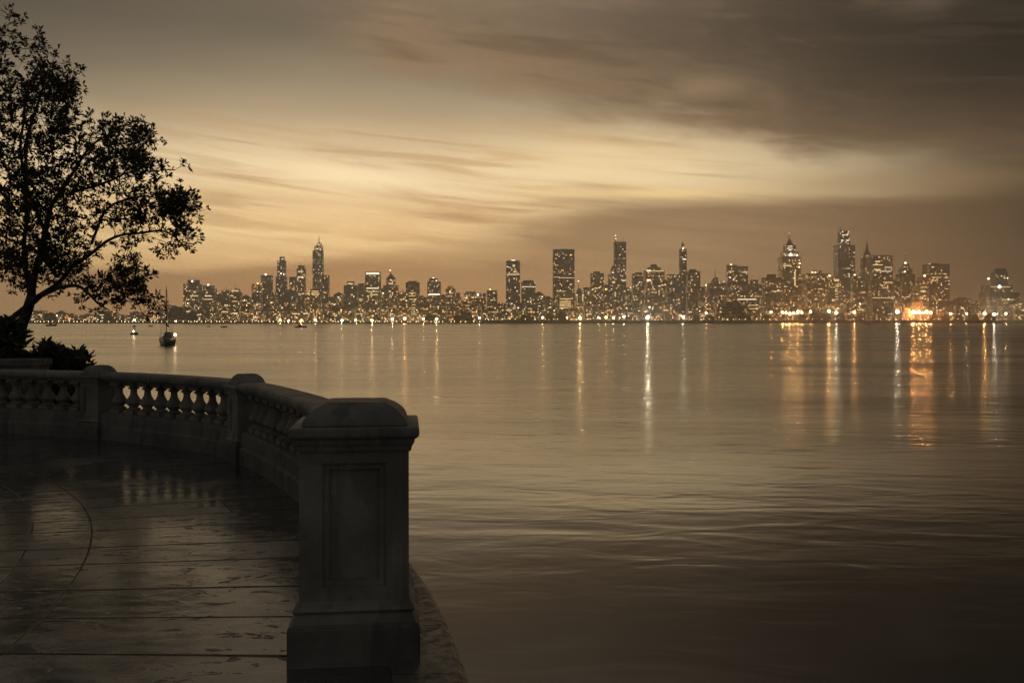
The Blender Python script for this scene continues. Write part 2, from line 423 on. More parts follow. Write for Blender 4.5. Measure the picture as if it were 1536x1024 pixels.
# ------------------------------------------------------------------ balustrade
RAIL_TOP, RAIL_BOT, PLINTH = 0.875, 0.755, 0.355
def rail_profile():
    t, b = TER+RAIL_TOP, TER+RAIL_BOT
    return [(-0.11,b),(-0.12,b+0.02),(-0.155,b+0.035),(-0.165,b+0.06),(-0.165,t-0.035),(-0.15,t-0.012),(-0.11,t),(0.11,t),(0.15,t-0.012),(0.165,t-0.035),(0.165,b+0.06),(0.155,b+0.035),(0.12,b+0.02),(0.11,b)]
def plinth_profile():
    t = TER+PLINTH; b = TER-0.05
    return [(-0.155,b),(-0.155,TER+0.16),(-0.135,TER+0.185),(-0.125,t-0.05),(-0.115,t-0.02),(-0.115,t),(0.115,t),(0.115,t-0.02),(0.125,t-0.05),(0.135,TER+0.185),(0.155,TER+0.16),(0.155,b)]
BAL = [(0.050,0.045),(0.084,0.05),(0.086,0.068),(0.058,0.078),(0.056,0.09),(0.078,0.112),(0.097,0.140),(0.094,0.168),(0.070,0.205),(0.047,0.245),(0.040,0.285),(0.043,0.312),(0.068,0.325),(0.070,0.338),(0.050,0.348),(0.060,0.358)]
bb = MB(); bb.box(-0.088,0.088,-0.088,0.088,0,0.046); bb.lathe(BAL, 18); bb.box(-0.088,0.088,-0.088,0.088,0.357,0.401)
bal_proto = None
def path_between(s0, s1, n):
    return [cl_at(s0+(s1-s0)*i/n)[0] for i in range(n+1)]
def balustrade(s0, s1, spacing, label):
    global bal_proto
    c, a = cl_at((s0+s1)/2)
    root = empty('balustrade', (c[0], c[1], TER))
    tag(root, label, 'balustrade', 'balustrade bays along the curved terrace edge')
    path = path_between(s0, s1, 26); path = path[::-1]
    inv = Matrix.Translation((-c[0], -c[1], -TER))
    for nm, prof in (('handrail', rail_profile()), ('plinth', plinth_profile())):
        b = MB(); b.sweep(path, prof); b.v = [tuple(inv @ Vector(v)) for v in b.v]
        b.build(nm, rail_stone if nm == 'handrail' else shaded_stone, root)
    n = max(2, round((s1-s0-0.16)/spacing)); 
    for i in range(n):
        (x, y), h = cl_at(s0+0.08+(s1-s0-0.16)*(i+0.5)/n)
        if bal_proto is None:
            o = bal_proto = bb.build('baluster', limestone, root, smooth=True)
            md = o.modifiers.new('edge', 'EDGE_SPLIT'); md.split_angle = R(38)
        else:
            o = bal_proto.copy(); col.objects.link(o); o.parent = root
        o.location = (x-c[0], y-c[1], PLINTH-0.001); o.rotation_euler = (0, 0, h)
    return root
balustrade(0.22, sB-0.17, 0.278, 'stone balustrade bay curving from the foreground pier to the middle pier')
balustrade(sB+0.17, sC-0.17, 0.278, 'stone balustrade bay with bright water showing between its balusters')
balustrade(sC+0.17, sC+9.8, 0.278, 'stone balustrade bay backed by dark shrubs below the tree')

def recess_panel(b, hw, z0, z1, w0, w1, depth, face):
    # four raised sides round a sunk panel on one face; built in the local frame of the face
    pass
def pier(loc, rz, hs, hc, hp, zp, zs, zc, zt, label, panel):
    root = empty('stone_pier', loc, rz); tag(root, label, 'pier', 'stone piers of the terrace balustrade')
    b = MB(); b.sq([(hp,-0.05),(hp,zp-0.012),(hp-0.012,zp)]); b.build('base', shaded_stone, root, bevel=0.006)
    b = MB(); k = zs-zp
    b.sq([(hp-0.022,zp),(hp-0.026,zp+k*0.22),(hp-0.036,zp+k*0.42),(hs+0.028,zp+k*0.58),(hs+0.012,zp+k*0.78),(hs+0.004,zs)])
    b.build('base_moulding', limestone, root)
    # shaft with a sunk panel on each face
    b = MB(); px, z0, z1, dp = panel
    core = hs-dp
    b.box(-core, core, -core, core, zs, zc)
    shaft = b
    for q in range(4):
        c, s_ = math.cos(q*math.pi/2), math.sin(q*math.pi/2)
        def bx(x0,x1,y0,y1,a,bz, hole=None):
            f = MB(); f.box(x0,x1,y0,y1,a,bz)
            shaft.add([(v[0]*c-v[1]*s_, v[0]*s_+v[1]*c, v[2]) for v in f.v], f.f)
        e = 0.0015
        bx(-hs, -px, -hs, -core+e, zs, zc); bx(px, hs-dp-e, -hs, -core+e, zs, zc)
        bx(-px, px, -hs, -core+e, zs, z0); bx(-px, px, -hs, -core+e, z1, zc)
        # inner bead of the panel
        t = dp*0.55; w_ = dp*0.9
        bx(-px, -px+w_, -core-t, -core+e, z0, z1); bx(px-w_, px, -core-t, -core+e, z0, z1)
        bx(-px+w_, px-w_, -core-t, -core+e, z0, z0+w_); bx(-px+w_, px-w_, -core-t, -core+e, z1-w_, z1)
    shaft.build('shaft', limestone, root)
    b = MB(); k = zt-zc   # cap slab with mouldings below, then the domed top
    s1 = zc+ (0.084 if hs > 0.2 else 0.075)
    b.sq([(hs+0.004,zc-0.03),(hs+0.012,zc-0.022),(hs+0.014,zc),(hs+0.026,zc+0.012),(hc-0.022,zc+0.028),(hc-0.006,zc+0.040),(hc,zc+0.046),(hc,s1-0.006),(hc-0.006,s1)])
    b.build('cap', limestone, root, bevel=0.004)
    b = MB(); d = zt-s1; hd = hs-0.008; ht = hd*0.61
    prof = [(hd, s1)]
    for i in range(1, 11):
        t = i/10; prof.append((ht+(hd-ht)*(1-t**2.1)**0.9, s1+d*(0.93*t)))
    prof.append((ht-0.012, zt))
    b.sq(prof); b.build('domed_top', limestone, root, bevel=0.005)
    return root
# big terminal pier in the foreground
pier((-0.744,4.485,TER), R(6.5), 0.246, 0.293, 0.296, 0.185, 0.285, 0.984, 1.172, 'large stone pier with sunken panel standing in the foreground', (0.142,0.345,0.905,0.032))
(x,y),h = cl_at(sB); pier((x,y,TER), h+R(90), 0.165, 0.212, 0.20, 0.20, 0.26, 0.765, 0.965, 'smaller stone pier between the middle and far balustrade bays', (0.095,0.33,0.69,0.014))
(x,y),h = cl_at(sC); pier((x,y,TER), h+R(90), 0.165, 0.212, 0.20, 0.20, 0.26, 0.765, 0.965, 'smaller stone pier next to the dark shrubs', (0.095,0.33,0.69,0.014))

# ------------------------------------------------------------------ bank behind the balustrade
bk = MB(); NX, NY = 40, 22
def bank_h(x, y):
    t = min(1, max(0, (-6.35-0.15*(y-15)-x)/2.6)); t = t*t*(3-2*t)
    s = min(1, max(0, (24.5-y)/4.0)); s = s*s*(3-2*s)
    return -0.6 + (4.25+0.3*mnoise.noise((x*0.6,y*0.6,0)))*t*s
for j in range(NY+1):
    for i in range(NX+1):
        x = -34+28.2*i/NX; y = 13.55+12*j/NY
        if x > -9.5: y = max(y, 13.55+ (x+9.5)*0.0)
        y += 0.75*max(0.0, min(1.0, (-8.0-x)/3.0))*(1-j/NY); bk.v.append((x, y, bank_h(x, y)))
for j in range(NY):
    for i in range(NX):
        a = j*(NX+1)+i; bk.f.append((a,a+1,a+NX+2,a+NX+1)); bk.m.append(0)
tag(bk.build('earth_bank', flat_mat('dark_soil',(0.045,0.036,0.026),0.95,0.4,2.0), smooth=True), kind='structure')

# low stone block by the shrubs behind the balustrade
bw = MB(); p0 = at(-40,545,13.75); p1 = at(47,545,13.75)
cw = (p0+p1)/2; L = (p1-p0).length/2
bw.box(-L, L, -0.02, 0.55, -1.2, -0.02); bw.box(-L-0.03, L+0.03, -0.05, 0.58, -0.019, 0.075)
o = bw.build('low_wall', shaded_stone, loc=(cw.x, cw.y, cw.z-0.02), bevel=0.008)
tag(o, 'low stone wall block under the tree behind the balustrade', 'wall')

# ------------------------------------------------------------------ foliage
def leaf_mat(name, c, rough=0.5):
    m, nt, out = new_mat(name)
    oi = nt.node('ShaderNodeNewGeometry')
    n = nt.noise(oi.outputs['Position'], 2.3, 3.0, 0.6)
    rnd = E_(nt, oi.outputs['Random Per Island'])
    k = nt.mix(nt.smooth(0.2,0.8,rnd), tuple(v*0.6 for v in c)+(1,), tuple(v*1.4 for v in c)+(1,))
    k = nt.mix(nt.smooth(0.45,0.7,n)*0.5, k, (c[0]*1.6,c[1]*1.05,c[2]*0.6,1))
    p = principled(nt, out, k, rough, 1.4, 0.4)
    tr = nt.node('ShaderNodeBsdfTranslucent'); tr.inputs[0].default_value = (c[0]*0.9,c[1]*0.8,c[2]*0.4,1)
    mx = nt.node('ShaderNodeMixShader'); mx.inputs[0].default_value = 0.28
    nt.l.new(p.outputs[0], mx.inputs[1]); nt.l.new(tr.outputs[0], mx.inputs[2]); nt.l.new(mx.outputs[0], out.inputs['Surface'])
    return m
def rand_dir():
    while True:
        v = Vector((random.uniform(-1,1),random.uniform(-1,1),random.uniform(-1,1)))
        if 0.05 < v.length < 1: return v.normalized()
def add_leaf(b, p, d, L, W):
    d = d.normalized(); s = d.cross(rand_dir())
    if s.length < 1e-3: return
    s.normalize(); n = d.cross(s)
    q = p + d*L*0.12
    mid = q + d*L*0.45
    droop = n*L*random.uniform(-0.16,0.16)
    b.add([q, mid+s*W*0.5+droop*0.3, q+d*L*0.8+s*W*0.28+droop*0.8, q+d*L+droop, q+d*L*0.8-s*W*0.28+droop*0.8, mid-s*W*0.5+droop*0.3, mid-droop*0.2-n*W*0.12],
          [(0,1,6),(1,2,3,6),(6,3,4,5),(0,6,5)])
def rosette(b, p, d, n, L, W):
    d = d.normalized()
    for i in range(n):
        o = rand_dir(); o = (o - d*o.dot(d))
        if o.length < 1e-3: continue
        o.normalize()
        add_leaf(b, p - d*random.uniform(0,L*0.5), d*random.uniform(0.15,1.0)+o*random.uniform(0.5,1.0), L*random.uniform(0.7,1.2), W*random.uniform(0.8,1.2))
bark = flat_mat('dark_bark', (0.055,0.045,0.035), 0.9, 0.4, 9.0)
leaf_dark = leaf_mat('tree_leaf', (0.058,0.060,0.030))
leaf_shrub = leaf_mat('shrub_leaf', (0.062,0.074,0.036), 0.38)

TD = 17.0
def build_tree():
    base = at(18, 552, TD); base.z -= 0.25
    root = empty('broadleaf_tree', base); tag(root, 'leafy dark tree leaning beside the terrace with crooked trunk', 'tree')
    tr = MB(); br = MB(); lf = MB()
    nodes = []; extra = []
    def limb(pts, yoff, dst):
        P3 = []; rr = []
        for k, q in enumerate(pts):
            p = at(q[0] if q[0] < 100 else 100+(q[0]-100)*0.92, q[1], TD); p.y += yoff*(k/(len(pts)-1))**0.8; P3.append(tuple(p)+(q[2]*0.60*TD/F,))
        sm = catmull(P3, 6)
        pp = [Vector(s[:3]) + Vector((mnoise.noise((s[0]*2,s[2]*2,1.3)), mnoise.noise((s[0]*2,s[2]*2,7.3)), mnoise.noise((s[0]*2,s[2]*2,4.1))))*0.05*min(1,k/6) for k, s in enumerate(sm)]
        rr = [max(0.006, s[3]) for s in sm]
        dst.tube([p-base for p in pp], rr, 9)
        for p, r in zip(pp[6:], rr[6:]): nodes.append((p, r))
        if dst is br:
            for k in range(3): extra.append(pp[-1-k*3] + rand_dir()*0.12)
    limb([(8,580,19),(17,548,16),(27,512,14.5),(37,480,13),(45,456,12.5),(49,440,10)], 0.0, tr)
    limb([(-6,520,8),(10,488,7),(26,470,7),(43,456,7)], 0.0, tr)
    limb([(43,462,9),(60,449,7),(85,438,5.6),(110,431,5),(140,431,4.2),(165,443,3.2),(185,456,2.2),(205,465,1.2)], -0.9, br)
    limb([(47,455,8),(65,436,6.5),(85,415,5.6),(110,390,5),(140,366,4),(168,350,3.4),(200,345,3),(235,341,2.5),(255,350,2),(272,372,1.2)], 0.7, br)
    limb([(48,447,9.5),(53,430,9),(61,400,8),(74,360,7),(86,320,6),(105,290,5),(125,260,4),(150,230,3),(190,205,1.8)], -0.4, br)
    limb([(46,446,8),(41,425,7),(33,400,6),(27,360,5.4),(30,310,5),(25,260,4.3),(24,200,3.6),(38,150,3),(46,110,2.2),(40,72,1.3)], 0.5, br)
    limb([(30,325,4),(12,290,3.2),(-14,250,2.8),(-32,190,2),(-40,110,1.5)], -0.6, br)
    limb([(74,360,5),(60,300,4.2),(56,240,3.4),(72,180,2.6),(92,138,1.5)], -1.0, br)
    limb([(105,290,3.6),(150,272,3),(190,254,2.4),(225,247,1.6),(252,243,1)], 0.8, br)
    limb([(140,366,3.6),(172,322,3),(212,303,2.6),(255,303,2),(292,312,1.1)], -0.8, br)
    limb([(33,400,4),(14,392,3),(-12,398,2.2),(-40,390,1.5)], 0.7, br)
    limb([(85,415,4),(70,380,3),(40,360,2.4),(5,352,1.6)], -0.9, br)
    LOB = [(22,72,40,48,26),(60,75,22,34,10),(68,105,36,26,18),(28,125,52,40,26),(84,140,30,26,18),(40,190,58,40,32),(-15,160,40,80,18),(118,200,32,26,14),(165,200,50,34,34),(214,196,26,20,12),
           (172,232,46,22,16),(60,255,74,48,50),(-5,270,40,60,20),(132,262,50,36,22),(205,262,48,28,24),(238,250,26,13,9),(110,320,66,48,46),(35,330,62,60,42),(180,315,54,34,28),(235,305,42,28,22),(274,308,30,26,18),(284,342,16,24,9),
           (255,335,28,20,10),(225,360,22,18,6),(272,375,16,14,4),(62,388,66,32,30),(126,376,44,28,18),(12,400,42,36,20),(-20,350,30,60,12),(150,425,28,16,9),(180,408,30,18,11),(196,428,30,20,13),(200,452,24,15,9),(168,452,16,10,4),(118,448,18,10,4),(135,410,24,15,6),(90,430,12,8,3),
           (212,398,16,12,5),(98,405,26,16,7),(60,445,10,10,0)]
    clumps = []
    for (cx, cy, rx, ry, n) in LOB:
        if cx > 100: cx = 100+(cx-100)*0.91
        if cy < 130: cy += 10
        dep = (rx+ry)/2*TD/F*1.15; oy = random.uniform(-0.7,0.7)
        for i in range(int(n*1.58)):
            v = rand_dir()*random.random()**0.42
            p = at(cx+v.x*rx*1.06, cy+v.z*ry*1.06, TD); p.y += oy + v.y*dep
            clumps.append(p)
    clumps += extra
    def nearest(p):
        best = None; bd = 1e9
        for q, r in nodes:
            d = (q-p).length_squared
            if d < bd: bd = d; best = (q, r)
        return best, math.sqrt(bd)
    clumps = [(nearest(p)[1], p) for p in clumps]; clumps.sort(key=lambda t: t[0])
    for _, p in clumps:
        (q, r), d = nearest(p)
        if d > 0.05:
            mid = (p+q)/2 + Vector((0,0,0.12*d)) + rand_dir()*d*0.13
            r0 = min(r*0.7, 0.012+0.012*d); r1 = 0.005
            pts = [q, q*0.56+mid*0.34+p*0.1, mid, mid*0.35+p*0.65, p]
            br.tube([t-base for t in pts], [r0, r0*0.85, (r0+r1)/2, r1*1.2, r1], 5)
            for t, rr in ((mid,(r0+r1)/2),(pts[3],r1*1.3),(p,r1)): nodes.append((t, rr))
        axis = (p-q); axis = axis.normalized() if axis.length > 1e-3 else rand_dir()
        for k in range(random.randint(3,5)):
            dd = (axis*0.5 + rand_dir() + Vector((0,0,0.15))).normalized(); e = p + dd*random.uniform(0.07,0.22)
            br.tube([p-base, (p+e)/2-base+rand_dir()*0.012, e-base], [0.0045,0.0035,0.0025], 3)
            rosette(lf, e-base, dd, random.randint(5,9), random.choice([0.075,0.088,0.098]), 0.031)
    tr.build('trunk', bark, root, smooth=True)
    o = br.build('branch', bark, root, smooth=True)
    lf.build('crown', leaf_dark, root)
build_tree()

def shrub(name, lobes, d, n, L, W, label):
    c0 = at(lobes[0][0], 556, d); c0.z = max(bank_h(c0.x, c0.y)-0.1, 1.0)
    root = empty(name, c0); tag(root, label, 'shrub', 'shrubs behind the balustrade')
    st = MB(); lf = MB()
    tot = sum(l[2]*l[3] for l in lobes)
    for (cx, cy, rx, ry) in lobes:
        for i in range(int(n*rx*ry/tot)):
            v = rand_dir()*random.random()**0.38
            p = at(cx+v.x*rx, cy+v.z*ry, d); p.y += v.y*rx*d/F*0.9
            q = c0 + Vector(((p.x-c0.x)*0.35+random.uniform(-.1,.1), random.uniform(-.2,.2), 0.1))
            if i % 3 == 0: st.tube([q-c0, (p+q)/2-c0+Vector((0,0,0.06)), p-c0], [0.012,0.008,0.004], 4)
            rosette(lf, p-c0, (p-q), random.randint(6,9), L, W)
    st.build('stem', bark, root); lf.build('foliage', leaf_shrub, root)
shrub('shrub', [(88,548,42,30),(70,535,28,20),(108,540,26,18),(60,560,34,34),(110,570,26,30)], 15.0, 330, 0.15, 0.06, 'rounded dark shrub standing beside the far stone pier')
shrub('shrub', [(8,520,30,36),(-25,515,40,44),(24,500,14,20),(10,560,34,34),(-30,570,40,40),(2,485,20,14)], 14.9, 420, 0.15, 0.06, 'tall black shrub crowding the foot of the tree trunk')
shrub('shrub', [(20,590,50,40),(-40,590,50,40),(75,600,50,34),(100,600,22,30)], 14.5, 420, 0.15, 0.06, 'low dark shrub seen between the balusters near the far pier')

# ------------------------------------------------------------------ far shore
SH = 2000.0
b = MB(); b.box(-2500, 2500, 2012, 3250, -1.5, 4.1)
tag(b.build('far_shore', flat_mat('shore_ground', (0.045,0.042,0.034), 0.95, 0.4, 0.02)), kind='structure')
b = MB(); b.box(-2500, -62, 1999, 2012.5, -1.5, 1.25)
tag(b.build('promenade', flat_mat('promenade_stone', (0.10,0.09,0.075), 0.9, 0.3, 0.05)), kind='structure')
b = MB(); b.box(-61.5, 2500, 1996, 2012.5, -1.5, 2.6); b.box(-61.5, 2500, 2002, 2012.5, 2.6, 4.6); b.box(-61.5, 2500, 2006, 2012.5, 4.6, 6.6)
tag(b.build('embankment', flat_mat('rock_bank', (0.035,0.033,0.028), 0.95, 0.5, 0.05)), kind='structure')
hl_ = MB(); n = 60
for k in range(n+1):
    x = -2300+2700*k/n; t = k/n
    z = 8 + 22*math.sin(math.pi*min(1,t*1.25))**0.8*(0.8+0.5*mnoise.noise((k*0.21,0,0))) + 3*mnoise.noise((k*0.9,4,0)) if t < 0.8 else 5
    hl_.v += [(x, 3120, 3.5), (x, 3170, max(6,z)), (x, 3235, 3.5)]
for k in range(n):
    for j in range(2):
        a = k*3+j; hl_.f.append((a, a+3, a+4, a+1)); hl_.m.append(0)
tag(hl_.build('hills', flat_mat('wooded_hill', (0.04,0.042,0.03), 0.95, 0.4, 0.02), smooth=True), kind='structure')

# facade: grid of panes, some of them lit, on the real walls (object space)
def facade(name, tone, p_lit, bay, storey, warm, strength, dark=(0.018,0.019,0.022)):
    m, nt, out = new_mat(name)
    tc = nt.node('ShaderNodeTexCoord'); oi = nt.node('ShaderNodeObjectInfo')
    x, y, z = nt.sep(tc.outputs['Object']); nx, ny, nz = nt.sep(tc.outputs['Normal'])
    sx = nt.math('GREATER_THAN', nt.math('ABSOLUTE', nx), nt.math('ABSOLUTE', ny))
    u = y*sx + x*(1.0-sx) + 500.3
    seed = E_(nt, oi.outputs['Random'])*91.0
    cu = nt.math('FLOOR', u*(1/bay)); cv = nt.math('FLOOR', z*(1/storey))
    fu = nt.math('FRACT', u*(1/bay)); fv = nt.math('FRACT', z*(1/storey))
    pane = nt.math('GREATER_THAN', fu, 0.22)*nt.math('LESS_THAN', fu, 0.84)*nt.math('GREATER_THAN', fv, 0.25)*nt.math('LESS_THAN', fv, 0.84)
    side = nt.math('LESS_THAN', nt.math('ABSOLUTE', nz), 0.5); pane = pane*side
    wn = nt.node('ShaderNodeTexWhiteNoise', noise_dimensions='4D'); nt.l.new(nt.xyz(cu, cv, sx*17.0), wn.inputs['Vector']); nt.put(wn.inputs['W'], seed)
    r, r2, r3 = nt.sep(wn.outputs['Color'])
    wf = nt.node('ShaderNodeTexWhiteNoise', noise_dimensions='2D'); nt.l.new(nt.xyz(cv, seed, 0.0), wf.inputs['Vector'])
    ff = nt.smooth(0.85, 0.88, E_(nt, wf.outputs['Value']))
    cl = nt.noise(nt.xyz(cu*0.13, cv*0.37, seed), 1.0, 1.0)
    prob = nt.smooth(0.38, 0.70, cl, p_lit*0.5, p_lit*2.7) + ff*0.42 + nt.smooth(60.0, 5.0, z, 0.0, p_lit*0.8)
    lit = nt.math('LESS_THAN', r, prob)*pane
    cA, cB, cC = warm
    c = nt.mix(nt.smooth(0.2,0.8,r2), cA, cB); c = nt.mix(nt.math('GREATER_THAN', r2, 0.9), c, cC)
    power = (r3*r3*r3*2.5 + 0.19)*strength
    n = nt.noise(tc.outputs['Object'], 0.05, 3.0)
    wall = nt.mix(nt.smooth(0.3,0.7,n), tuple(v*0.8 for v in tone)+(1,), tuple(v*1.2 for v in tone)+(1,))
    p = principled(nt, out, nt.mix(pane, wall, dark+(1,)), nt.smooth(0.0,1.0,pane,0.85,0.35), 1.45, 0.4)
    nt.put(p.inputs['Emission Color'], c); nt.put(p.inputs['Emission Strength'], lit*power)
    m.cycles.emission_sampling = 'NONE'
    return m
WARM = ((1.0,0.54,0.19,1),(1.0,0.66,0.30,1),(1.0,0.82,0.55,1))
AMB = ((1.0,0.48,0.14,1),(1.0,0.62,0.26,1),(1.0,0.85,0.6,1))
COOL = ((1.0,0.64,0.30,1),(1.0,0.78,0.50,1),(0.90,0.90,0.75,1))
FAC = {
 'grey': facade('grey_facade', (0.24,0.225,0.21), 0.15, 3.4, 4.0, WARM, 0.9),
 'brown': facade('brown_facade', (0.26,0.20,0.16), 0.17, 3.5, 3.8, WARM, 0.9),
 'amber': facade('amber_facade', (0.28,0.21,0.15), 0.22, 3.5, 3.8, AMB, 1.05),
 'glass': facade('glass_facade', (0.14,0.145,0.15), 0.13, 3.2, 4.2, COOL, 0.8),
 'dark': facade('dark_facade', (0.16,0.15,0.14), 0.10, 3.4, 4.0, WARM, 0.9),
 'low': facade('low_facade', (0.26,0.20,0.16), 0.24, 3.8, 3.8, AMB, 1.05),
}
roofm = flat_mat('roof_felt', (0.09,0.085,0.08), 0.9, 0.3, 0.1)
steel = flat_mat('dark_steel', (0.08,0.078,0.075), 0.5, 0.2, 0.3, metal=0.4)
G = {'white': glow_mat('lamp_white', (1.0,0.86,0.60,1), 9.0), 'warm': glow_mat('lamp_warm', (1.0,0.70,0.34,1), 8.0), 'amber': glow_mat('lamp_amber', (1.0,0.47,0.13,1), 9.0),
     'gold': glow_mat('lamp_gold', (1.0,0.62,0.20,1), 4.0), 'win': glow_mat('window_warm', (1.0,0.70,0.34,1), 1.5, False), 'winw': glow_mat('window_white', (1.0,0.86,0.62,1), 1.9, False), 'wina': glow_mat('window_amber', (1.0,0.50,0.16,1), 1.7, False),
     'band': glow_mat('band_white', (1.0,0.84,0.56,1), 1.5, False), 'bandg': glow_mat('band_gold', (1.0,0.68,0.28,1), 1.1, False)}
GROUND = 4.1
def building(name, label, cat, d, tiers, fac='grey', extras=(), win=0, winmat='win', group=None, depth=0.8, yaw=0):
    """tiers: (x0, x1, ytop, shape) from the ground up, in the photograph's rows turned into metres at distance d."""
    x0, x1 = tiers[0][0], tiers[0][1]
    cx = (x0+x1)/2; k = d/F
    root = empty(name, ((cx-768)*k, d, GROUND), yaw); tag(root, label, cat, group)
    zc = lambda y: (EYE-GROUND)+(HZ-y)*k
    W0 = (x1-x0)*k; dp = max(14.0, W0*depth); zb = 0.0; fs = []
    for i, t in enumerate(tiers):
        a, b_, yt = t[0], t[1], t[2]; sh = t[3] if len(t) > 3 else 'box'
        l, r = (a-cx)*k, (b_-cx)*k; zt = zc(yt); w_ = r-l; dd = dp*min(1.0, max(0.25, w_/W0)); nm = 'body' if i == 0 else 'setback'
        m = MB()
        if sh == 'box': m.box(l, r, -dd/2, dd/2, zb, zt); mat = FAC[fac]
        elif sh == 'hut': m.box(l, r, -dd/2.4, dd/2.4, zb, zt); mat = roofm; nm = 'roof_hut'
        elif sh == 'pyr': m.box(l, r, -dd/2, dd/2, zb, zt, top=((l+r)/2-w_*0.04, (l+r)/2+w_*0.04, -dd*0.04, dd*0.04)); mat = roofm; nm = 'pyramid_roof'
        elif sh == 'taper': m.box(l, r, -dd/2, dd/2, zb, zt, top=(l+w_*0.14, r-w_*0.14, -dd*0.36, dd*0.36)); mat = FAC[fac]; nm = 'crown'
        elif sh == 'slant': 
            m.add([(l,-dd/2,zb),(r,-dd/2,zb),(r,dd/2,zb),(l,dd/2,zb),(l,-dd/2,zt),(r-w_*0.12,-dd/2,zt-5),(r-w_*0.12,dd/2,zt-5),(l,dd/2,zt)],[(3,2,1,0),(4,5,6,7),(0,1,5,4),(1,2,6,5),(2,3,7,6),(3,0,4,7)]); mat = FAC[fac]; nm = 'crown'
        elif sh in ('dome', 'cone'):
            c_ = (l+r)/2; rr = w_/2; hh = zt-zb
            prof = [(rr*math.cos(q*math.pi/2/6), zb+hh*math.sin(q*math.pi/2/6)) for q in range(6)]+[(rr*0.05, zt)] if sh == 'dome' else [(rr,zb),(rr*0.5,zb+hh*0.42),(rr*0.08,zt)]
            m.lathe(prof, 14, (c_,0,0)); mat = roofm; nm = 'dome' if sh == 'dome' else 'spire_roof'
        elif sh == 'round':
            c_ = (l+r)/2; m.lathe([(w_/2,zb),(w_/2,zt-4),(w_/2*0.9,zt)], 16, (c_,0,0)); mat = FAC[fac]
        o = m.build(nm, mat, root)
        # parapet line so that roof edges are not razor clean
        if sh == 'box' and w_ > 8:
            q = MB(); e = 0.35
            q.box(l-e, r+e, -dd/2-e, dd/2+e, zt+0.003, zt+1.3); q.build('parapet', roofm, root)
        fs.append((l, r, dd, zb, zt, sh)); zb = zt + (1.303 if (sh == 'box' and w_ > 8) else 0)
    for e in extras:
        if e[0] == 'spire':      # (spire, x, ytop, w px)
            _, xx, yt, wp = e; X = (xx-cx)*k; m = MB(); m.tube([(X,0,zb-1.0),(X,0,(zb+zc(yt))/2),(X,0,zc(yt))], [wp*k/2, wp*k/3.2, 0.25], 6); m.build('spire', steel, root)
        elif e[0] == 'mast':     # (mast, x, ybase, ytop)
            _, xx, yb, yt = e; X = (xx-cx)*k; m = MB(); m.tube([(X,-2,zc(yb)-0.5),(X,-2,zc(yt))], [0.8,0.35], 5); m.build('antenna', steel, root)
        elif e[0] == 'light':    # (light, x, y, radius m, colour)
            _, xx, yy, rr, c = e; X = (xx-cx)*k
            fr = max([f[2]/2 for f in fs if f[0]-1.5*k <= X <= f[1]+1.5*k and f[3]-2 <= zc(yy) <= f[4]] or [0])
            m = MB(); m.lathe([(rr*0.2,-rr),(rr*0.87,-rr*0.5),(rr,0),(rr*0.87,rr*0.5),(rr*0.2,rr)], 7, (X,-fr-rr-0.6,zc(yy))); m.build('roof_light', G[c], root)
        elif e[0] == 'band':     # (band, x0, x1, y, height px, material)
            _, a, b_, yy, hp, c = e
            z = zc(yy); X0, X1 = (a-cx)*k, (b_-cx)*k
            fr = max([f[2]/2 for f in fs if f[0] <= (X0+X1)/2 <= f[1] and f[3]-2 <= z <= f[4]+2] or [dp/2])
            m = MB(); m.box(X0, X1, -fr-0.5, -fr+0.002, z-hp*k/2, z+hp*k/2); m.build('lit_floor', G[c], root)
    for j in range(win):
        f = random.choice([f for f in fs if f[5] in ('box','slant','taper')] or fs[:1])
        wdt = random.choice([1.8,2.0,2.4,2.6,4.5]); ht = random.choice([1.9,2.2,2.6])
        if f[1]-f[0] < wdt+2 or f[4]-f[3] < 8: continue
        X = random.uniform(f[0]+1, f[1]-1-wdt); z = f[3] + 3 + int(random.random()**1.15*(f[4]-f[3]-7)/4.2)*4.2
        m = MB(); sl = 0.0
        yf = -f[2]/2 if f[5] != 'taper' else -f[2]/2+ (z-f[3])/(f[4]-f[3])*f[2]*0.14
        m.box(X, X+wdt, yf-0.30, yf+0.05, z, z+ht); m.build('window', G[winmat if random.random() < 0.72 else random.choice(['win','winw','wina'])], root)
    return root

B_ = building
HEROES = []
def H_(short, name, label, d, tiers, **kw):
    HEROES.append((tiers[0][0], tiers[0][1], short)); return B_(name, label, 'skyscraper' if name != 'office_block' else 'office block', d, tiers, group='towers of the skyline', **kw)
T = 'skyscraper'
H_('the end tower','skyscraper','grey flat tower with a small roof hut, first tall one after the sailboat',2150,[(278,300,427),(283,298,420,'hut')],fac='grey',win=10,extras=[('light',291,422,1.7,'white'),('band',288,300,444,1.6,'bandg'),('band',287,297,467,2,'bandg'),('band',288,299,460,1.5,'bandg')])
H_('the beacon tower','skyscraper','grey shouldered tower with one white beacon over its middle, beside the end tower',2180,[(302,323,434),(306,320,429)],fac='grey',win=10,extras=[('light',313,427.5,1.9,'white'),('band',310,320,444,1.3,'band'),('band',308,322,449,1.3,'bandg')])
H_('the small tapered tower','skyscraper','short tapered tower with gold lit top floors and a thin antenna',2150,[(346,362,440),(347,360,433,'taper')],fac='amber',win=8,extras=[('mast',354,433,426),('band',349,359,436,1.6,'bandg'),('band',350,358,452,1.2,'bandg')])
H_('the amber-topped tower','skyscraper','brown tower with an amber lamp on its flat roof',2120,[(379,393,427)],fac='amber',win=9,extras=[('light',387,425.3,1.6,'amber'),('light',392,426,1.0,'amber'),('band',386,393,456,1,'bandg')])
H_('the plain slab','skyscraper','plain dark slab with one white roof lamp behind the amber-topped tower',2260,[(393,408,414)],fac='glass',win=4,extras=[('light',399,411.8,1.9,'white')])
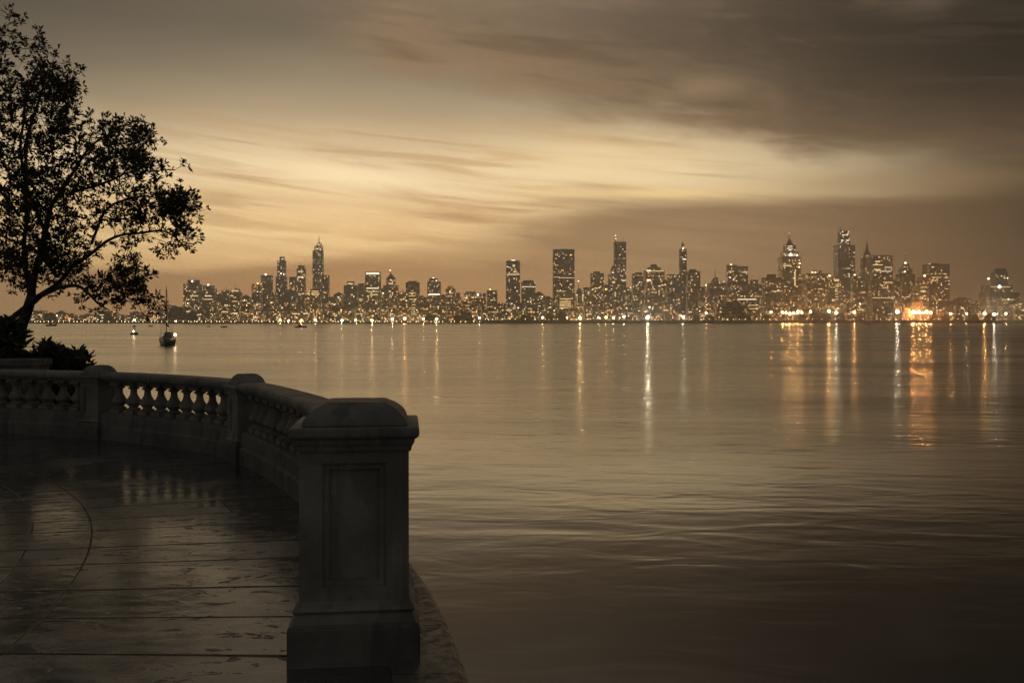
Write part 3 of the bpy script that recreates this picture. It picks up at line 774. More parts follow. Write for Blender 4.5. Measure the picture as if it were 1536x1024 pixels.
H_('the stepped slim tower','skyscraper','slim stepped tower with a narrow box top and few lit windows',2350,[(415,429.5,416),(417,428.5,392),(420,426.5,386)],fac='glass',win=9,extras=[('light',423,410.5,1.1,'white'),('light',427,411.5,1.0,'white')])
H_('the half-hidden slab','skyscraper','plain slab standing half behind the tower with two lit rings',2400,[(435,448,416)],fac='grey',win=6)
H_('the two-ringed tower','skyscraper','rounded narrow tower with two lit rings near its top and a short mast',2250,[(446,458,404),(448,456.5,399)],fac='brown',win=12,extras=[('mast',451,399,394),('band',448,456,407.5,1.2,'band'),('band',448,456,415.5,1.2,'band'),('band',450,456,441,1,'bandg')])
H_('the rocket tower','skyscraper','tallest tower of the western cluster, rounded stepped top ending in a spire',2400,[(470,484.5,377),(472.5,484,370),(475,482.8,364.5,'taper')],fac='glass',win=14,extras=[('spire',478.5,352,1.6)])
H_('the dim slab','skyscraper','dim flat slab standing against the spired rocket-shaped tower',2300,[(481,493.5,413.5)],fac='dark',win=6)
H_('the gold-floored block','office_block','low block with three gold lit floors below the rocket-shaped tower',2120,[(466,482,434.5)],fac='amber',win=6,extras=[('band',469,479,437,1.4,'bandg'),('band',468.5,479.5,439.8,1.3,'bandg'),('band',470,479,442.5,1.3,'bandg')])
H_('the round-shouldered tower','skyscraper','dark shouldered tower with scattered small lights and a square crown',2200,[(517,536.5,429),(521,531,423)],fac='dark',win=12)
H_('the dark neighbour','skyscraper','narrow dark tower squeezed beside the tower with the glowing white crown',2300,[(538,549,426)],fac='dark',win=5)
H_('the white-crowned tower','skyscraper','flat tower with a glowing white crown band and rows of lit floors',2180,[(549,570.5,409)],fac='grey',win=12,extras=[('band',550.5,570,410.6,2.6,'winw'),('band',551,569,432.5,1.6,'band'),('band',553,569,437.5,1.1,'bandg'),('band',556,568,442,1.6,'bandg')])
H_('the pyramid-topped tower','skyscraper','stepped tower under a pyramid roof with a lit spire',2220,[(576,597,429),(580,593,417.5),(581,592,410,'pyr')],fac='brown',win=14,extras=[('spire',585.5,403,1.2),('light',585.3,405.5,0.9,'white')])
H_('the golden lit block','office_block','small block whose whole front glows gold beside the pyramid-topped tower',2110,[(599.5,609,444)],fac='low',extras=[('band',600.5,607.5,y_,1.7,'bandg') for y_ in (449.5,452.5,455.5,458.5,461.5,465)])
H_('the gold-striped tower','skyscraper','dark flat tower with a stack of gold lit floors in its middle',2150,[(609.5,629,424.5),(613,625,421.5,'hut')],fac='dark',win=6,extras=[('band',614.5,624,y_,1.1,'bandg') for y_ in (439.6,444,449,452.5,457,461.5,464.5)])
H_('the bright-belted tower','skyscraper','stubby tower with one bright white belt halfway up and a roof lamp',2200,[(641.5,661,423.5),(644,656,418.5)],fac='grey',win=10,extras=[('band',644,660.5,441.6,2.0,'winw'),('light',650,416.8,1.0,'white'),('light',655,421,0.9,'white')])
H_('the little spired block','skyscraper','short narrow block with a small spire and one lamp below it',2200,[(669,683,434),(671.5,680,430)],fac='brown',win=7,extras=[('spire',675,425.5,1),('light',675.3,437.5,1.1,'warm')])
H_('the low twin block','office_block','low broad block with a white lamp on its roof and a lit corner',2150,[(697,729,441),(699,713,438)],fac='amber',win=9,extras=[('light',717.5,442.5,1.9,'white'),('band',697.5,702,447,1.6,'band')])
H_('the amber-lamp slab','skyscraper','short dark slab with one amber lamp on its roof',2200,[(730.5,746,436.5)],fac='dark',win=8,extras=[('light',735.3,434.2,1.4,'amber')])
H_('the patchy lit tower','skyscraper','tall grey tower with bright patches of windows near its lit rooftop',2200,[(759,780,394),(760,779,391,'hut')],fac='grey',win=16,winmat='winw',extras=[('band',767,773,390.8,1.4,'winw'),('band',760,779,412,0.9,'band'),('band',769,772.5,399,2.2,'win'),('band',770,775,408,2.4,'bandg'),('band',760,763,400.5,0.9,'winw')])
H_('the white-lined block','skyscraper','mid-height block with one thin white line of light near its top',2180,[(782,803,424),(784.5,800,420.5,'hut')],fac='grey',win=9,extras=[('band',783,803,430.2,0.9,'band')])
H_('the broad slab tower','skyscraper','broad flat-topped slab tower, widest of the tall ones, with a dark top',2250,[(829.5,861,375.5),(843,852,373.5,'hut')],fac='dark',win=16,extras=[('band',839,860,417.3,0.9,'bandg'),('band',830,838,416,0.8,'bandg'),('band',834,848,437,0.8,'bandg')])
H_('the gold-banded podium','office_block','low block with wide gold lit floors in front of the broad slab tower',2100,[(836,860,446)],fac='low',extras=[('band',839,856,y_,1.3,'bandg') for y_ in (448.5,452.5,455.5,458.5,461.5)])
H_('the lit rotunda','office_block','small round building with glowing gold columns and a domed lantern',2120,[(862,876.5,440,'round'),(864.5,873.5,432,'dome')],fac='low',extras=[('spire',867.5,421,1),('light',867.5,421.5,1.0,'warm'),('band',863,875.5,442.5,1.6,'band'),('band',865,868,448,8,'bandg'),('band',871,874.5,448,8,'bandg')])
H_('the hut-roofed tower','skyscraper','dark tower dotted with lights under a small roof hut, west of the twin-antenna tower',2200,[(886,905,411),(890.5,899.5,407,'hut')],fac='dark',win=18)
H_('the round-topped tower','skyscraper','tower with a rounded top clinging to the twin-antenna tower',2320,[(912,925,412),(916,924,404),(917,923,398,'dome')],fac='brown',win=10,extras=[('band',918,922,423.5,3,'bandg')])
H_('the twin-antenna tower','skyscraper','tall flat-topped tower with two antennas on its roof',2350,[(921,938.5,364)],fac='glass',win=16,extras=[('mast',923,364,354),('mast',934.5,364,353),('light',923,353.5,1.0,'warm'),('light',923.6,358,1.0,'warm'),('band',932,937,421,2.6,'bandg')])
H_('the plain hut-roofed block','skyscraper','mid-height brown block with a small roof hut between two taller towers',2200,[(948.5,966,411.5),(953,962.5,408.5,'hut')],fac='brown',win=9)
H_('the stepped hotel','skyscraper','broad stepped tower with two white lit signs at one corner',2170,[(967,995,407),(972,990,402),(975,986,396.5,'taper')],fac='amber',win=20,extras=[('band',968.5,974.5,406.6,2.2,'winw'),('band',968.5,974.5,420.5,2.4,'winw'),('band',976,994,407,1.2,'bandg')])
H_('the darkish block','skyscraper','mid-height block dotted with lights, leaning against the slim needle tower',2180,[(1001.5,1018,412.5)],fac='brown',win=10)
H_('the slim needle tower','skyscraper','very slim dark tower with a stepped needle top and white beacon',2250,[(1019.3,1029.3,374.5),(1022,1026.5,365,'taper')],fac='dark',win=2,extras=[('spire',1023.8,360.5,1),('light',1024.4,373,1.6,'white'),('band',1023,1028.5,389,1.6,'winw')])
H_('the notched tower','skyscraper','mid-height tower with a raised centre just east of the slim needle tower',2200,[(1030,1049,408),(1034,1044,404,'hut')],fac='brown',win=12)
H_('the domed hall','office_block','broad low building under a dome with a tall thin spire',2150,[(1062,1087,426),(1067,1080,423),(1068,1079.5,416,'dome')],fac='amber',win=14,extras=[('spire',1072.5,401,1.3),('light',1059,427.5,1.3,'warm'),('band',1071,1078,420.5,1.2,'bandg')])
H_('the amber-beacon tower','skyscraper','square tower with a strong amber beacon on its corner',2150,[(1090.5,1104.5,398.5)],fac='amber',win=15,extras=[('light',1096.2,397.6,2.4,'amber'),('band',1091.5,1100,407.2,1.2,'bandg')])
H_('the adjoining tower','skyscraper','plain tower with a lit row near its roof, joined to the amber-beacon tower',2210,[(1104.5,1120.5,400.5)],fac='brown',win=10,extras=[('band',1112,1120,408.5,1.0,'band')])
H_('the small stepped block','office_block','low stepped block between the amber-beacon pair and the glasshouse block',2180,[(1122,1143,427),(1126,1136,420.5)],fac='grey',win=7)
H_('the glasshouse block','office_block','low block with a square raised roof and a gold lit floor',2150,[(1145,1170,417.5),(1151,1163,411.5,'hut')],fac='grey',win=8,extras=[('band',1154,1170,437,1,'bandg')])
H_('the lit pyramid tower','skyscraper','grand stepped tower with floodlit setbacks, pyramid crown and white spire',2200,[(1170,1198,387),(1173,1195.5,379),(1176.5,1192,368.5),(1179.5,1189,357,'pyr')],fac='amber',win=26,winmat='winw',extras=[('spire',1183.3,347,1.4),('light',1183.3,350,1.0,'winw'),('light',1183,382.5,2.8,'white'),('light',1192.5,383.5,1.7,'white'),('band',1171,1184,399,1.8,'bandg'),('band',1188,1190,418,22,'bandg'),('band',1180,1187,369.8,1.1,'band'),('light',1196,395.5,1.4,'warm'),('light',1195,401,1.4,'warm')])
H_('the twin-lamp block','office_block','wide amber block with two lamps on its roof and a dark middle',2150,[(1207,1241,411.5),(1220,1231,406.5)],fac='amber',win=22,winmat='wina',extras=[('light',1218,408.5,1.7,'amber'),('light',1221.5,408.5,1.0,'warm')])
H_('the gold-ladder block','office_block','brown block with a ladder of gold lit floors down one edge and a roof lamp',2130,[(1242,1258,416)],fac='amber',win=4,extras=[('light',1243.8,413.5,2.0,'warm'),('band',1249,1256.5,420.5,3.2,'bandg')]+[('band',1250.5,1255,y_,1.1,'bandg') for y_ in (427,430,433.5,437,441,445,449,453,457,461)])
H_('the tallest tower','skyscraper','tallest tower of the skyline, dark, shouldered, with a slanting lit top',2350,[(1253.5,1279,369),(1258.5,1273.5,345,'slant')],fac='glass',win=24,winmat='winw',extras=[('mast',1260.5,345,339),('band',1262,1270,352.8,1.0,'band'),('band',1259.5,1263,361,1.4,'winw'),('band',1267,1272,361,1.4,'winw')])
H_('the lamp-topped dark block','skyscraper','dark mid-height block with one white roof lamp between two tall towers',2250,[(1278,1292,414)],fac='dark',win=8,extras=[('light',1281.5,412.6,2.0,'warm')])
H_('the church-spired tower','skyscraper','narrow tower with a sharp church-like spire above a lit ring',2250,[(1292,1307,385.5),(1296.5,1304.5,380),(1297,1304,362,'cone')],fac='brown',win=8,extras=[('spire',1300.4,353,0.8),('band',1297,1304.5,385,1.3,'band')])
H_('the bright-rowed tower','skyscraper','broad flat tower with bright gold rows under its dark top',2200,[(1304,1334.5,384.5)],fac='dark',win=16,extras=[('band',1308,1315.5,393,2.2,'bandg'),('band',1304.5,1319,398,1.4,'bandg'),('band',1308,1316,405.5,2.8,'bandg'),('band',1322,1333,401.5,0.9,'band'),('band',1316,1332,407.5,0.9,'band'),('band',1320,1334,424,1.3,'bandg'),('band',1318,1328,432,1.2,'bandg')])
H_('the lantern-tipped tower','skyscraper','tapered tower with a lit lantern tip and a thin antenna',2220,[(1347,1369,412),(1350,1366,404),(1353,1363.5,396,'taper')],fac='dark',win=9,extras=[('mast',1357.5,396,378),('light',1357.5,394.5,1.9,'white'),('light',1354,408,1.6,'warm'),('light',1357.5,379.5,0.7,'warm')])
H_('the lamp-shouldered block','office_block','brown block with a white lamp, against the flat dark-topped slab',2150,[(1376,1391,417)],fac='amber',win=10,extras=[('light',1386.3,413.6,2.1,'warm'),('band',1378,1388,431,1.0,'bandg'),('band',1378,1386,437,1.4,'band')])
H_('the dark-topped slab','skyscraper','large flat slab with a dark blank top and lit columns of windows',2180,[(1388.5,1419,397.5),(1396,1408,395,'hut')],fac='dark',win=30,extras=[('light',1394,396,1.0,'warm'),('band',1392,1406,416.5,1.0,'bandg'),('band',1393,1402,421,1.0,'bandg'),('band',1411,1417,416.8,0.9,'band'),('band',1412,1417,433.5,1.0,'bandg')])
H_('the far low block','office_block','low dark block with a curved roof in the gap after the dark-topped slab',2300,[(1433,1453,449),(1438,1448,446,'hut')],fac='dark',win=3)
H_('the floodlit end tower','skyscraper','isolated stepped tower with a fierce gold floodlight on its shoulder',2150,[(1477,1520,440),(1478,1512,429),(1490,1508,409),(1493.5,1507,403,'hut')],fac='dark',win=8,extras=[('light',1491,430.5,3.4,'white'),('light',1482,418,1.8,'white'),('band',1479,1508,430.6,0.9,'bandg'),('band',1494,1512,449.5,1.0,'bandg'),('light',1507,417.5,1.1,'warm'),('light',1503,449,1.2,'warm')])
H_('the shoulder annex','office_block','dark sloping annex at the foot of the floodlit end tower',2200,[(1508,1524,444)],fac='dark',win=3)

# low and middle blocks filling the city between and before the towers
HEROES.sort(key=lambda h: (h[0]+h[1])/2)
HN = [((a+b_)/2, s) for a, b_, s in HEROES]
used = set()
SHAPES = ['flat-roofed','hut-roofed','stepped','gabled','masted']
TONE = {'low':'amber-lit','brown':'brown','grey':'grey','amber':'warm-lit','dark':'dark'}
def filler(px, wpx, ytop, d, fac):
    below = [s for c, s in HN if c <= px]; above = [s for c, s in HN if c > px]
    if below and above: place = 'between %s and %s' % (below[-1], above[0])
    elif above: place = 'beyond the sailboat, before %s' % above[0]
    else: place = 'past %s' % below[-1]
    hgt = 'low' if ytop > 455 else ('squat' if ytop > 440 else 'mid-height')
    shapes = SHAPES[:]; random.shuffle(shapes); lab = None
    for extra in ('', 'slim ', 'broad ', 'small ', 'plain '):
        if extra == 'slim ' and wpx > 11 or extra == 'broad ' and wpx < 13 or extra == 'small ' and wpx > 13: continue
        for s_ in shapes:
            cand = '%s%s %s %s block %s' % (extra, hgt, TONE[fac], s_, place)
            if cand not in used and len(cand.replace('-', ' ').split()) <= 17: lab = cand; break
        if lab: break
    if lab is None: return
    used.add(lab)
    x0, x1 = px-wpx/2, px+wpx/2
    tiers = [(x0, x1, ytop)]; ex = []
    if s_ == 'hut-roofed': tiers.append((x0+wpx*0.2, x0+wpx*0.62, ytop-2.6, 'hut'))
    elif s_ == 'stepped': tiers = [(x0, x1, ytop+6), (x0+wpx*0.22, x1-wpx*0.18, ytop)]
    elif s_ == 'gabled': tiers.append((x0, x1, ytop-5, 'pyr'))
    elif s_ == 'masted': ex.append(('mast', px, ytop, ytop-7))
    if random.random() < 0.35: ex.append(('light', x0+wpx*random.uniform(0.1,0.9), ytop-0.8 if s_ != 'gabled' else ytop+3, random.uniform(0.9,1.5), random.choice(['warm','white','amber'])))
    if random.random() < 0.5:
        yy = random.uniform(ytop+5, max(ytop+6, 472)); a = x0+wpx*random.uniform(0.0,0.4); ex.append(('band', a, min(x1, a+wpx*random.uniform(0.3,0.6)), yy, 1.0, random.choice(['bandg','band'])))
    building('city_block', lab, 'building', d, tiers, fac=fac, extras=ex, win=random.randint(3,6), winmat=random.choice(['win','wina','win']), group='low blocks of the city', depth=1.0)
# middle row: explicit silhouette heights in the gaps, then the front row
for px, wpx, yt in [(331,15,441),(340,12,436),(369,13,447),(374,12,452),(411,10,440),(432,9,437),(463,8,438),(499,16,446),(508,13,443),(542,20,440),(574,9,437),(604,14,439),(634,12,446),(665,12,446),(687,10,440),(692,14,452),(752,13,456),(808,14,442),(815,16,445),(823,13,449),(868,16,457),(881,11,432),(909,11,431),(943,12,440),(942,9,432),(998,10,424),(1010,22,430),(1054,14,438),(1052,10,431),(1088,12,424),(1100,26,430),(1143,18,436),(1133,16,430),(1160,26,440),(1202,12,424),(1205,10,432),(1228,26,436),(1262,20,440),(1286,18,438),(1300,20,430),(1340,14,424),(1343,12,437),(1372,12,430),(1374,12,436),(1400,26,440),(1424,13,452),(1441,14,455),(1460,13,458),(1468,13,452),(1526,16,455),(1534,12,453),(1499,26,446)]:
    filler(px, wpx, yt, random.uniform(2120,2300), random.choice(['brown','brown','grey','amber','dark']))
for px in range(286, 1540, 17):
    filler(px+random.uniform(-5,5), random.uniform(11,21), random.uniform(452,468), random.uniform(2060,2105), random.choice(['low','low','amber','brown']))
for px in [50,62,76,92,104,120,133,146,158,170,181,193,205,214,222,229]:
    filler(px, random.uniform(9,15), random.uniform(466,475), random.uniform(2060,2200), random.choice(['low','brown','dark']))
for px, wpx, yt in [(236,8,463),(247,14,452),(258,9,459),(268,14,461),(275,9,466)]:
    filler(px, wpx, yt, random.uniform(2060,2120), random.choice(['low','amber','brown']))
# long hall with a lit edge below the broad stadium-like roof, by the big shore tree
building('exhibition_hall', 'wide dark hall with a long white lit roof edge behind the big round shore tree', 'hall', 2050, [(1100,1136,448),(1106,1133,441,'taper')], fac='amber', extras=[('band',1103,1131,449.2,1.4,'band'),('band',1118,1134,458,1.0,'bandg'),('band',1120,1135,463,1.0,'bandg')], win=8, winmat='wina')
building('exhibition_hall', 'wide low terminal with gold lit eaves below the bright-rowed tower', 'hall', 2060, [(1304,1334,447.5)], fac='dark', extras=[('band',1304,1334,447,1.0,'bandg')], win=6)

# ------------------------------------------------------------------ lamps of the far shore
polem = steel
def lamp_proto(name, h, r, mat, label, cat, group):
    b = MB(); b.tube([(0,0,-0.05),(0,0,h)], [0.16,0.10], 5); b.box(-0.12,0.12,-0.9,0.1,h-0.02,h+0.12)
    b.mi = 1; b.lathe([(r*0.25,-r),(r*0.87,-r*0.5),(r,0),(r*0.87,r*0.5),(r*0.25,r)], 6, (0,-0.9-r*0.0,h-0.05-r))
    o = b.build(name, [polem, mat]); tag(o, label, cat, group); return o
dimw = glow_mat('promenade_glow', (1.0,0.68,0.34,1), 12.0)
pr = lamp_proto('street_lamp', 3.4, 0.62, dimw, 'small warm lamp in the even row along the promenade beyond the boats', 'street lamp', 'lamps in a row along the promenade'); first = True
px = 40.0
while px < 722:
    o = pr if first else pr.copy()
    if not first: col.objects.link(o)
    first = False
    o.location = ((px-768)*2006/F, 2006+random.uniform(-2,2), 1.25); o.scale = (1,1,1) if random.random() < 0.5 else (0.7,0.7,random.uniform(0.8,1.25))
    px += random.choice([3.6,4.6,5.2,6.0,7.4,9.0,12.5])
pr2 = lamp_proto('street_lamp', 3.0, 0.45, dimw, 'tiny warm lamp dotted along the dark rock embankment', 'street lamp', 'tiny lamps dotted along the embankment'); first = True
px = 728.0
while px < 1536:
    o = pr2 if first else pr2.copy()
    if not first: col.objects.link(o)
    first = False
    o.location = ((px-768)*2008/F, 2009+random.uniform(-2,2), 6.6)
    px += random.choice([5,6,8,11,15]) if px < 900 else random.choice([9,14,20,27])
def mast_lamp(px, py, d, r, c, strength, label, cat='floodlight', name='flood_lamp', group='bright lamps behind the far shore'):
    key = (c, strength)
    if key not in LM: LM[key] = glow_mat('lamp_%s' % c, COLS[c], strength)
    g_ = 4.1; z = EYE+(HZ-py)/F*d
    root = empty(name, ((px-768)/F*d, d, g_)); tag(root, label, cat, group)
    b = MB(); b.tube([(0,0.3+r*1.4,-0.2),(0,0.3+r*1.4,z-g_)], [0.3,0.16], 5); b.build('pole', polem, root)
    b = MB(); b.lathe([(r*0.25,-r),(r*0.87,-r*0.5),(r,0),(r*0.87,r*0.5),(r*0.25,r)], 8, (0,0,z-g_)); b.build('lamp_head', LM[key], root)
    if c == 'red' and r > 2: return
    q = r*1.9; b = MB(); b.loft([[(q*f*math.cos(t*math.pi/4), yy, z-g_+q*f*math.sin(t*math.pi/4)) for t in range(8)] for f, yy in ((1.0, -r*0.15), (1.0, 0.0), (0.9, r*0.9), (0.3, r*1.35), (0.02, r*1.38), (0.28, r*1.25), (0.86, r*0.84), (0.95, -r*0.15))], cap0=False, cap1=False)  # opaque shell added to keep lamp light off the facades behind
    b.build('added_hood', polem, root)
LM = {}
COLS = {'white':(1.0,0.84,0.56,1),'warm':(1.0,0.66,0.30,1),'amber':(1.0,0.47,0.13,1),'gold':(1.0,0.62,0.20,1),'red':(1.0,0.40,0.11,1),'green':(0.85,0.95,0.5,1)}
ML = [(1179,469,'amber',120,1.3,'smaller added amber lamp between the two lamps west of the lit pyramid tower foot'),(1190.5,469.3,'amber',130,1.3,'smaller added amber lamp directly under the middle of the lit pyramid tower'),(1203,469,'amber',110,1.3,'smaller added amber lamp between the lit pyramid tower and the wide twin-lamp block'),  # smaller lamps, here and on the next line, added to widen the reflected columns
 (1315,469.6,'gold',120,1.3,'smaller added golden lamp at the near corner of the wide low terminal'),(1328,469.3,'gold',110,1.3,'smaller added golden lamp at the far corner of the wide low terminal'),(1374.5,469,'red',140,1.3,'smaller added orange lamp just east of the first fierce orange floodlight'),(1384.5,469,'red',150,1.3,'smaller added orange lamp just before the second fierce orange floodlight'),(1396,468.8,'red',120,1.3,'smaller added orange lamp just past the second fierce orange floodlight'),
 (971.5,475.5,'white',300,1.7,'fierce white lamp on the shore below the stepped hotel'),(1025,475.5,'white',90,1.6,'white lamp on the shore below the slim needle tower'),(1059,469,'amber',60,1.3,'amber lamp on the shore below the domed hall'),
 (1097,469.5,'amber',230,1.6,'amber lamp in front of the big round shore tree'),(1128,468.3,'amber',150,1.5,'amber lamp below the small stepped block'),(1156.5,467.8,'amber',50,1.4,'amber lamp below the glasshouse block'),
 (1174,468.4,'amber',200,1.6,'amber lamp standing west of the lit pyramid tower foot'),(1185,470.5,'amber',330,1.7,'amber lamp at the very foot of the lit pyramid tower'),(1197,467.5,'amber',300,1.7,'amber lamp just east of the lit pyramid tower foot'),
 (1216,467.6,'amber',60,1.4,'amber lamp below the wide twin-lamp block'),(1243.5,466.8,'amber',240,1.6,'amber lamp below the gold-ladder block'),(1254.5,469,'white',150,1.4,'pale lamp at the foot of the tallest tower'),
 (1281.5,468.2,'amber',110,1.6,'amber lamp below the lamp-topped dark block'),(1309.5,469,'gold',240,1.5,'golden lamp beside the wide low terminal'),(1321,468.6,'gold',200,1.5,'golden lamp in front of the wide low terminal'),(1335,468,'gold',190,1.7,'golden lamp beside the pair of fierce orange floodlights'),
 (1346,467.5,'white',150,2.2,'large white lamp between the golden lamps and the orange floodlights'),(1370,467.6,'red',420,2.6,'fierce orange floodlight below the lantern-tipped tower'),(1379,468.3,'amber',300,1.8,'amber lamp between the two fierce orange floodlights'),(1390,467.8,'red',420,2.4,'fierce orange floodlight below the lamp-shouldered block'),
 (1426,470.3,'amber',80,1.6,'amber lamp past the dark-topped slab'),(1450,470.3,'warm',50,1.4,'warm lamp below the far low block'),(1477,470,'amber',150,1.7,'amber lamp at the near foot of the floodlit end tower'),(1491,472,'white',300,1.8,'white lamp straight below the fierce gold floodlight'),(1509,470.4,'warm',60,1.4,'warm lamp past the floodlit end tower'),
 (898,476,'warm',60,1.2,'warm shore lamp below the hut-roofed dark tower'),(909,476,'amber',90,1.4,'amber shore lamp below the round-topped tower'),(920,476.5,'warm',50,1.2,'warm shore lamp below the twin-antenna tower'),(936,475,'white',50,1.2,'pale shore lamp before the plain hut-roofed block'),
 (814,476,'gold',70,1.4,'golden shore lamp east of the white-lined block'),(870,477,'gold',170,1.7,'golden shore lamp below the lit rotunda'),(850,476.5,'white',35,1.2,'pale shore lamp below the gold-banded podium'),
 (719,476.5,'warm',50,1.3,'warm shore lamp below the low twin block'),(700,477,'white',35,1.2,'pale shore lamp before the low twin block'),(682,476.4,'amber',60,1.6,'amber shore lamp below the little spired block'),(655,478.5,'gold',110,1.5,'golden shore lamp below the bright-belted tower'),(635,478,'gold',50,1.2,'golden shore lamp west of the bright-belted tower'),
 (607,478,'amber',130,1.6,'amber shore lamp below the golden lit block'),(588.5,478.5,'green',60,1.3,'greenish shore lamp below the pyramid-topped tower'),(566,480,'gold',110,1.3,'golden shore lamp east of the white-crowned tower foot'),(558,480.5,'gold',130,1.4,'golden shore lamp at the white-crowned tower foot'),(513,480.5,'green',60,1.5,'greenish white shore lamp before the round-shouldered tower'),
 (534,480,'green',40,1.3,'greenish shore lamp below the round-shouldered tower'),(473,480,'amber',80,1.5,'amber shore lamp below the gold-floored block'),(452,480.5,'amber',90,1.6,'amber shore lamp straight behind the work barge'),(420,480,'amber',60,1.6,'amber shore lamp below the stepped slim tower'),(433,481,'amber',40,1.3,'amber shore lamp before the half-hidden slab'),(264,482,'gold',25,1.2,'golden shore lamp behind the sailboat stern')]
for px, py, c, st_, r, lb_ in ML:
    busy = 1170 < px < 1200 or 1300 < px < 1395
    mast_lamp(px, py, 2046 if px > 700 else 2030, r*(0.9 if st_ < 100 else 1.0), c, round(st_*((1.6 if c == 'red' else 3.0) if busy else (6.5 if st_ < 80 else 8.0))), lb_)

# ------------------------------------------------------------------ trees on the far shore
def shore_tree_mesh(seed, w, h):
    rnd = random.Random(seed); b = MB()
    for q in range(800):
        a = rnd.uniform(0, 2*math.pi); cz = rnd.uniform(-0.55, 1); rr = math.sqrt(max(0,1-cz*cz))*rnd.uniform(0.72,1.03)
        v = Vector((rr*math.cos(a), rr*math.sin(a), cz)); v *= 0.86+0.3*mnoise.noise((v.x*1.9+seed, v.y*1.9, v.z*1.9))
        p = Vector((v.x*w/2, v.y*w/2, h*0.42+v.z*h*0.58)); s = w*0.085
        d1 = Vector((rnd.uniform(-1,1),rnd.uniform(-1,1),rnd.uniform(-1,1))).normalized()*s; d2 = d1.cross(Vector((rnd.uniform(-1,1),rnd.uniform(-1,1),rnd.uniform(-1,1)))).normalized()*s
        b.add([p-d1, p+d2*0.7, p+d1, p-d2*0.7], [(0,1,2,3)])
    return b
shore_leaf = leaf_mat('shore_leaf', (0.026,0.028,0.016), 0.8)
protos = []
for sd in range(3):
    root = empty('shore_tree', (0,0,0)); tag(root, 'x', 'tree', 'trees along the far shore')
    t = MB(); t.tube([(0,0,-0.3),(0.2,0,4),(0,0,8)], [0.5,0.4,0.2], 6); t.build('trunk', bark, root)
    shore_tree_mesh(sd*3.3+1, 15, 13).build('crown', shore_leaf, root); protos.append(root)
LT = [(1101,2035,3.5,'largest round dark tree on the far shore, before the wide dark hall'),(1066,2030,1.25,'dark shore tree west of the largest round tree'),(1045,2030,1.15,'dark shore tree below the notched tower'),(1122,2030,1.2,'dark shore tree just east of the largest round tree'),(1150,2026,1.2,'dark shore tree below the glasshouse block'),(1205,2032,1.5,'dark shore tree east of the lit pyramid tower foot'),
      (1225,2030,1.9,'broad dark shore tree below the wide twin-lamp block'),(1240,2030,1.7,'dark shore tree below the gold-ladder block'),(1262,2032,1.4,'dark shore tree at the foot of the tallest tower'),(1292,2030,1.2,'dark shore tree below the church-spired tower'),(826,2030,1.5,'dark shore tree west of the gold-banded podium'),(842,2028,1.7,'dark shore tree below the gold-banded podium'),(786,2028,1.2,'dark shore tree below the white-lined block'),(700,2030,1.7,'dark shore tree below the low twin block'),
      (645,2026,1.5,'dark shore tree below the bright-belted tower'),(698-12,2034,1.3,'dark shore tree below the little spired block'),(1420,2030,1.3,'dark shore tree past the dark-topped slab'),(1462,2030,1.4,'dark shore tree before the floodlit end tower'),(1488,2034,1.6,'dark shore tree at the floodlit end tower foot'),(1440,2034,1.2,'dark shore tree below the far low block'),(1400,2024,0.9,'small dark shore tree below the dark-topped slab'),
      (566,2030,1.2,'dark shore tree below the white-crowned tower'),(73,2040,1.7,'dark pointed tree above the western promenade lamps'),(265,2050,2.6,'large dim tree mass behind the sailboat mast'),(286,2052,1.6,'dim tree below the end tower'),(160,2060,1.3,'dim tree behind the light buoy')]
for i, (px, d, k, lb_) in enumerate(LT):
    o = protos[i] if i < 3 else copy_tree(protos[i % 3])
    o['label'] = lb_; d = 2014+(d-2020)*0.5; o.location = ((px-768)/F*d, d+6, 4.0); o.scale = (k, k, k*random.uniform(0.85,1.05)); o.rotation_euler = (0,0,random.uniform(0,6))

# ------------------------------------------------------------------ boats and buoys
def waterpt(px, py):
    d = EYE*F/(py-HZ); return (px-768)/F*d, d
hullm = flat_mat('hull_paint', (0.06,0.065,0.07), 0.35, 0.2, 1.0, 0.5); deckm = flat_mat('deck_paint', (0.16,0.15,0.13), 0.6, 0.2, 3.0); darkm = flat_mat('dark_paint', (0.03,0.03,0.03), 0.5, 0.2, 2.0); canvas = flat_mat('sail_cover', (0.05,0.05,0.055), 0.9, 0.2, 4.0)
lampb = glow_mat('boat_lamp', (1.0,0.78,0.45,1), 22.0)
def hull_mesh(L, B, H, sheer, transom=0.75, n=14):
    b = MB(); rings = []
    for i in range(n+1):
        t = i/n; x = -L/2+L*t
        wv = B/2*(transom+(1-transom)*math.sin(math.pi*min(1,t*1.0)*0.5+0.0)/1.0) if t < 0.45 else B/2*math.cos((t-0.45)/0.55*math.pi/2)**0.75
        wv = max(0.03, wv*(1.0 if t < 0.45 else 1.0)); zt = H*(1+sheer*(2*(t-0.35))**2*0.5)
        kx = 0.35*max(0, t-0.75)*L*0.5
        rings.append([(x+kx*0, y*wv, z) for y, z in ((1,zt),(0.97,zt*0.55),(0.80,0.05),(0.35,-0.30),(-0.35,-0.30),(-0.80,0.05),(-0.97,zt*0.55),(-1,zt))])
    # bow rakes forward above the water
    for i, r in enumerate(rings):
        t = i/n
        rings[i] = [(p[0]+max(0,t-0.6)*2.0*(p[2]-0)/H*L*0.06, p[1], p[2]) for p in r]
    b.loft(rings); return b
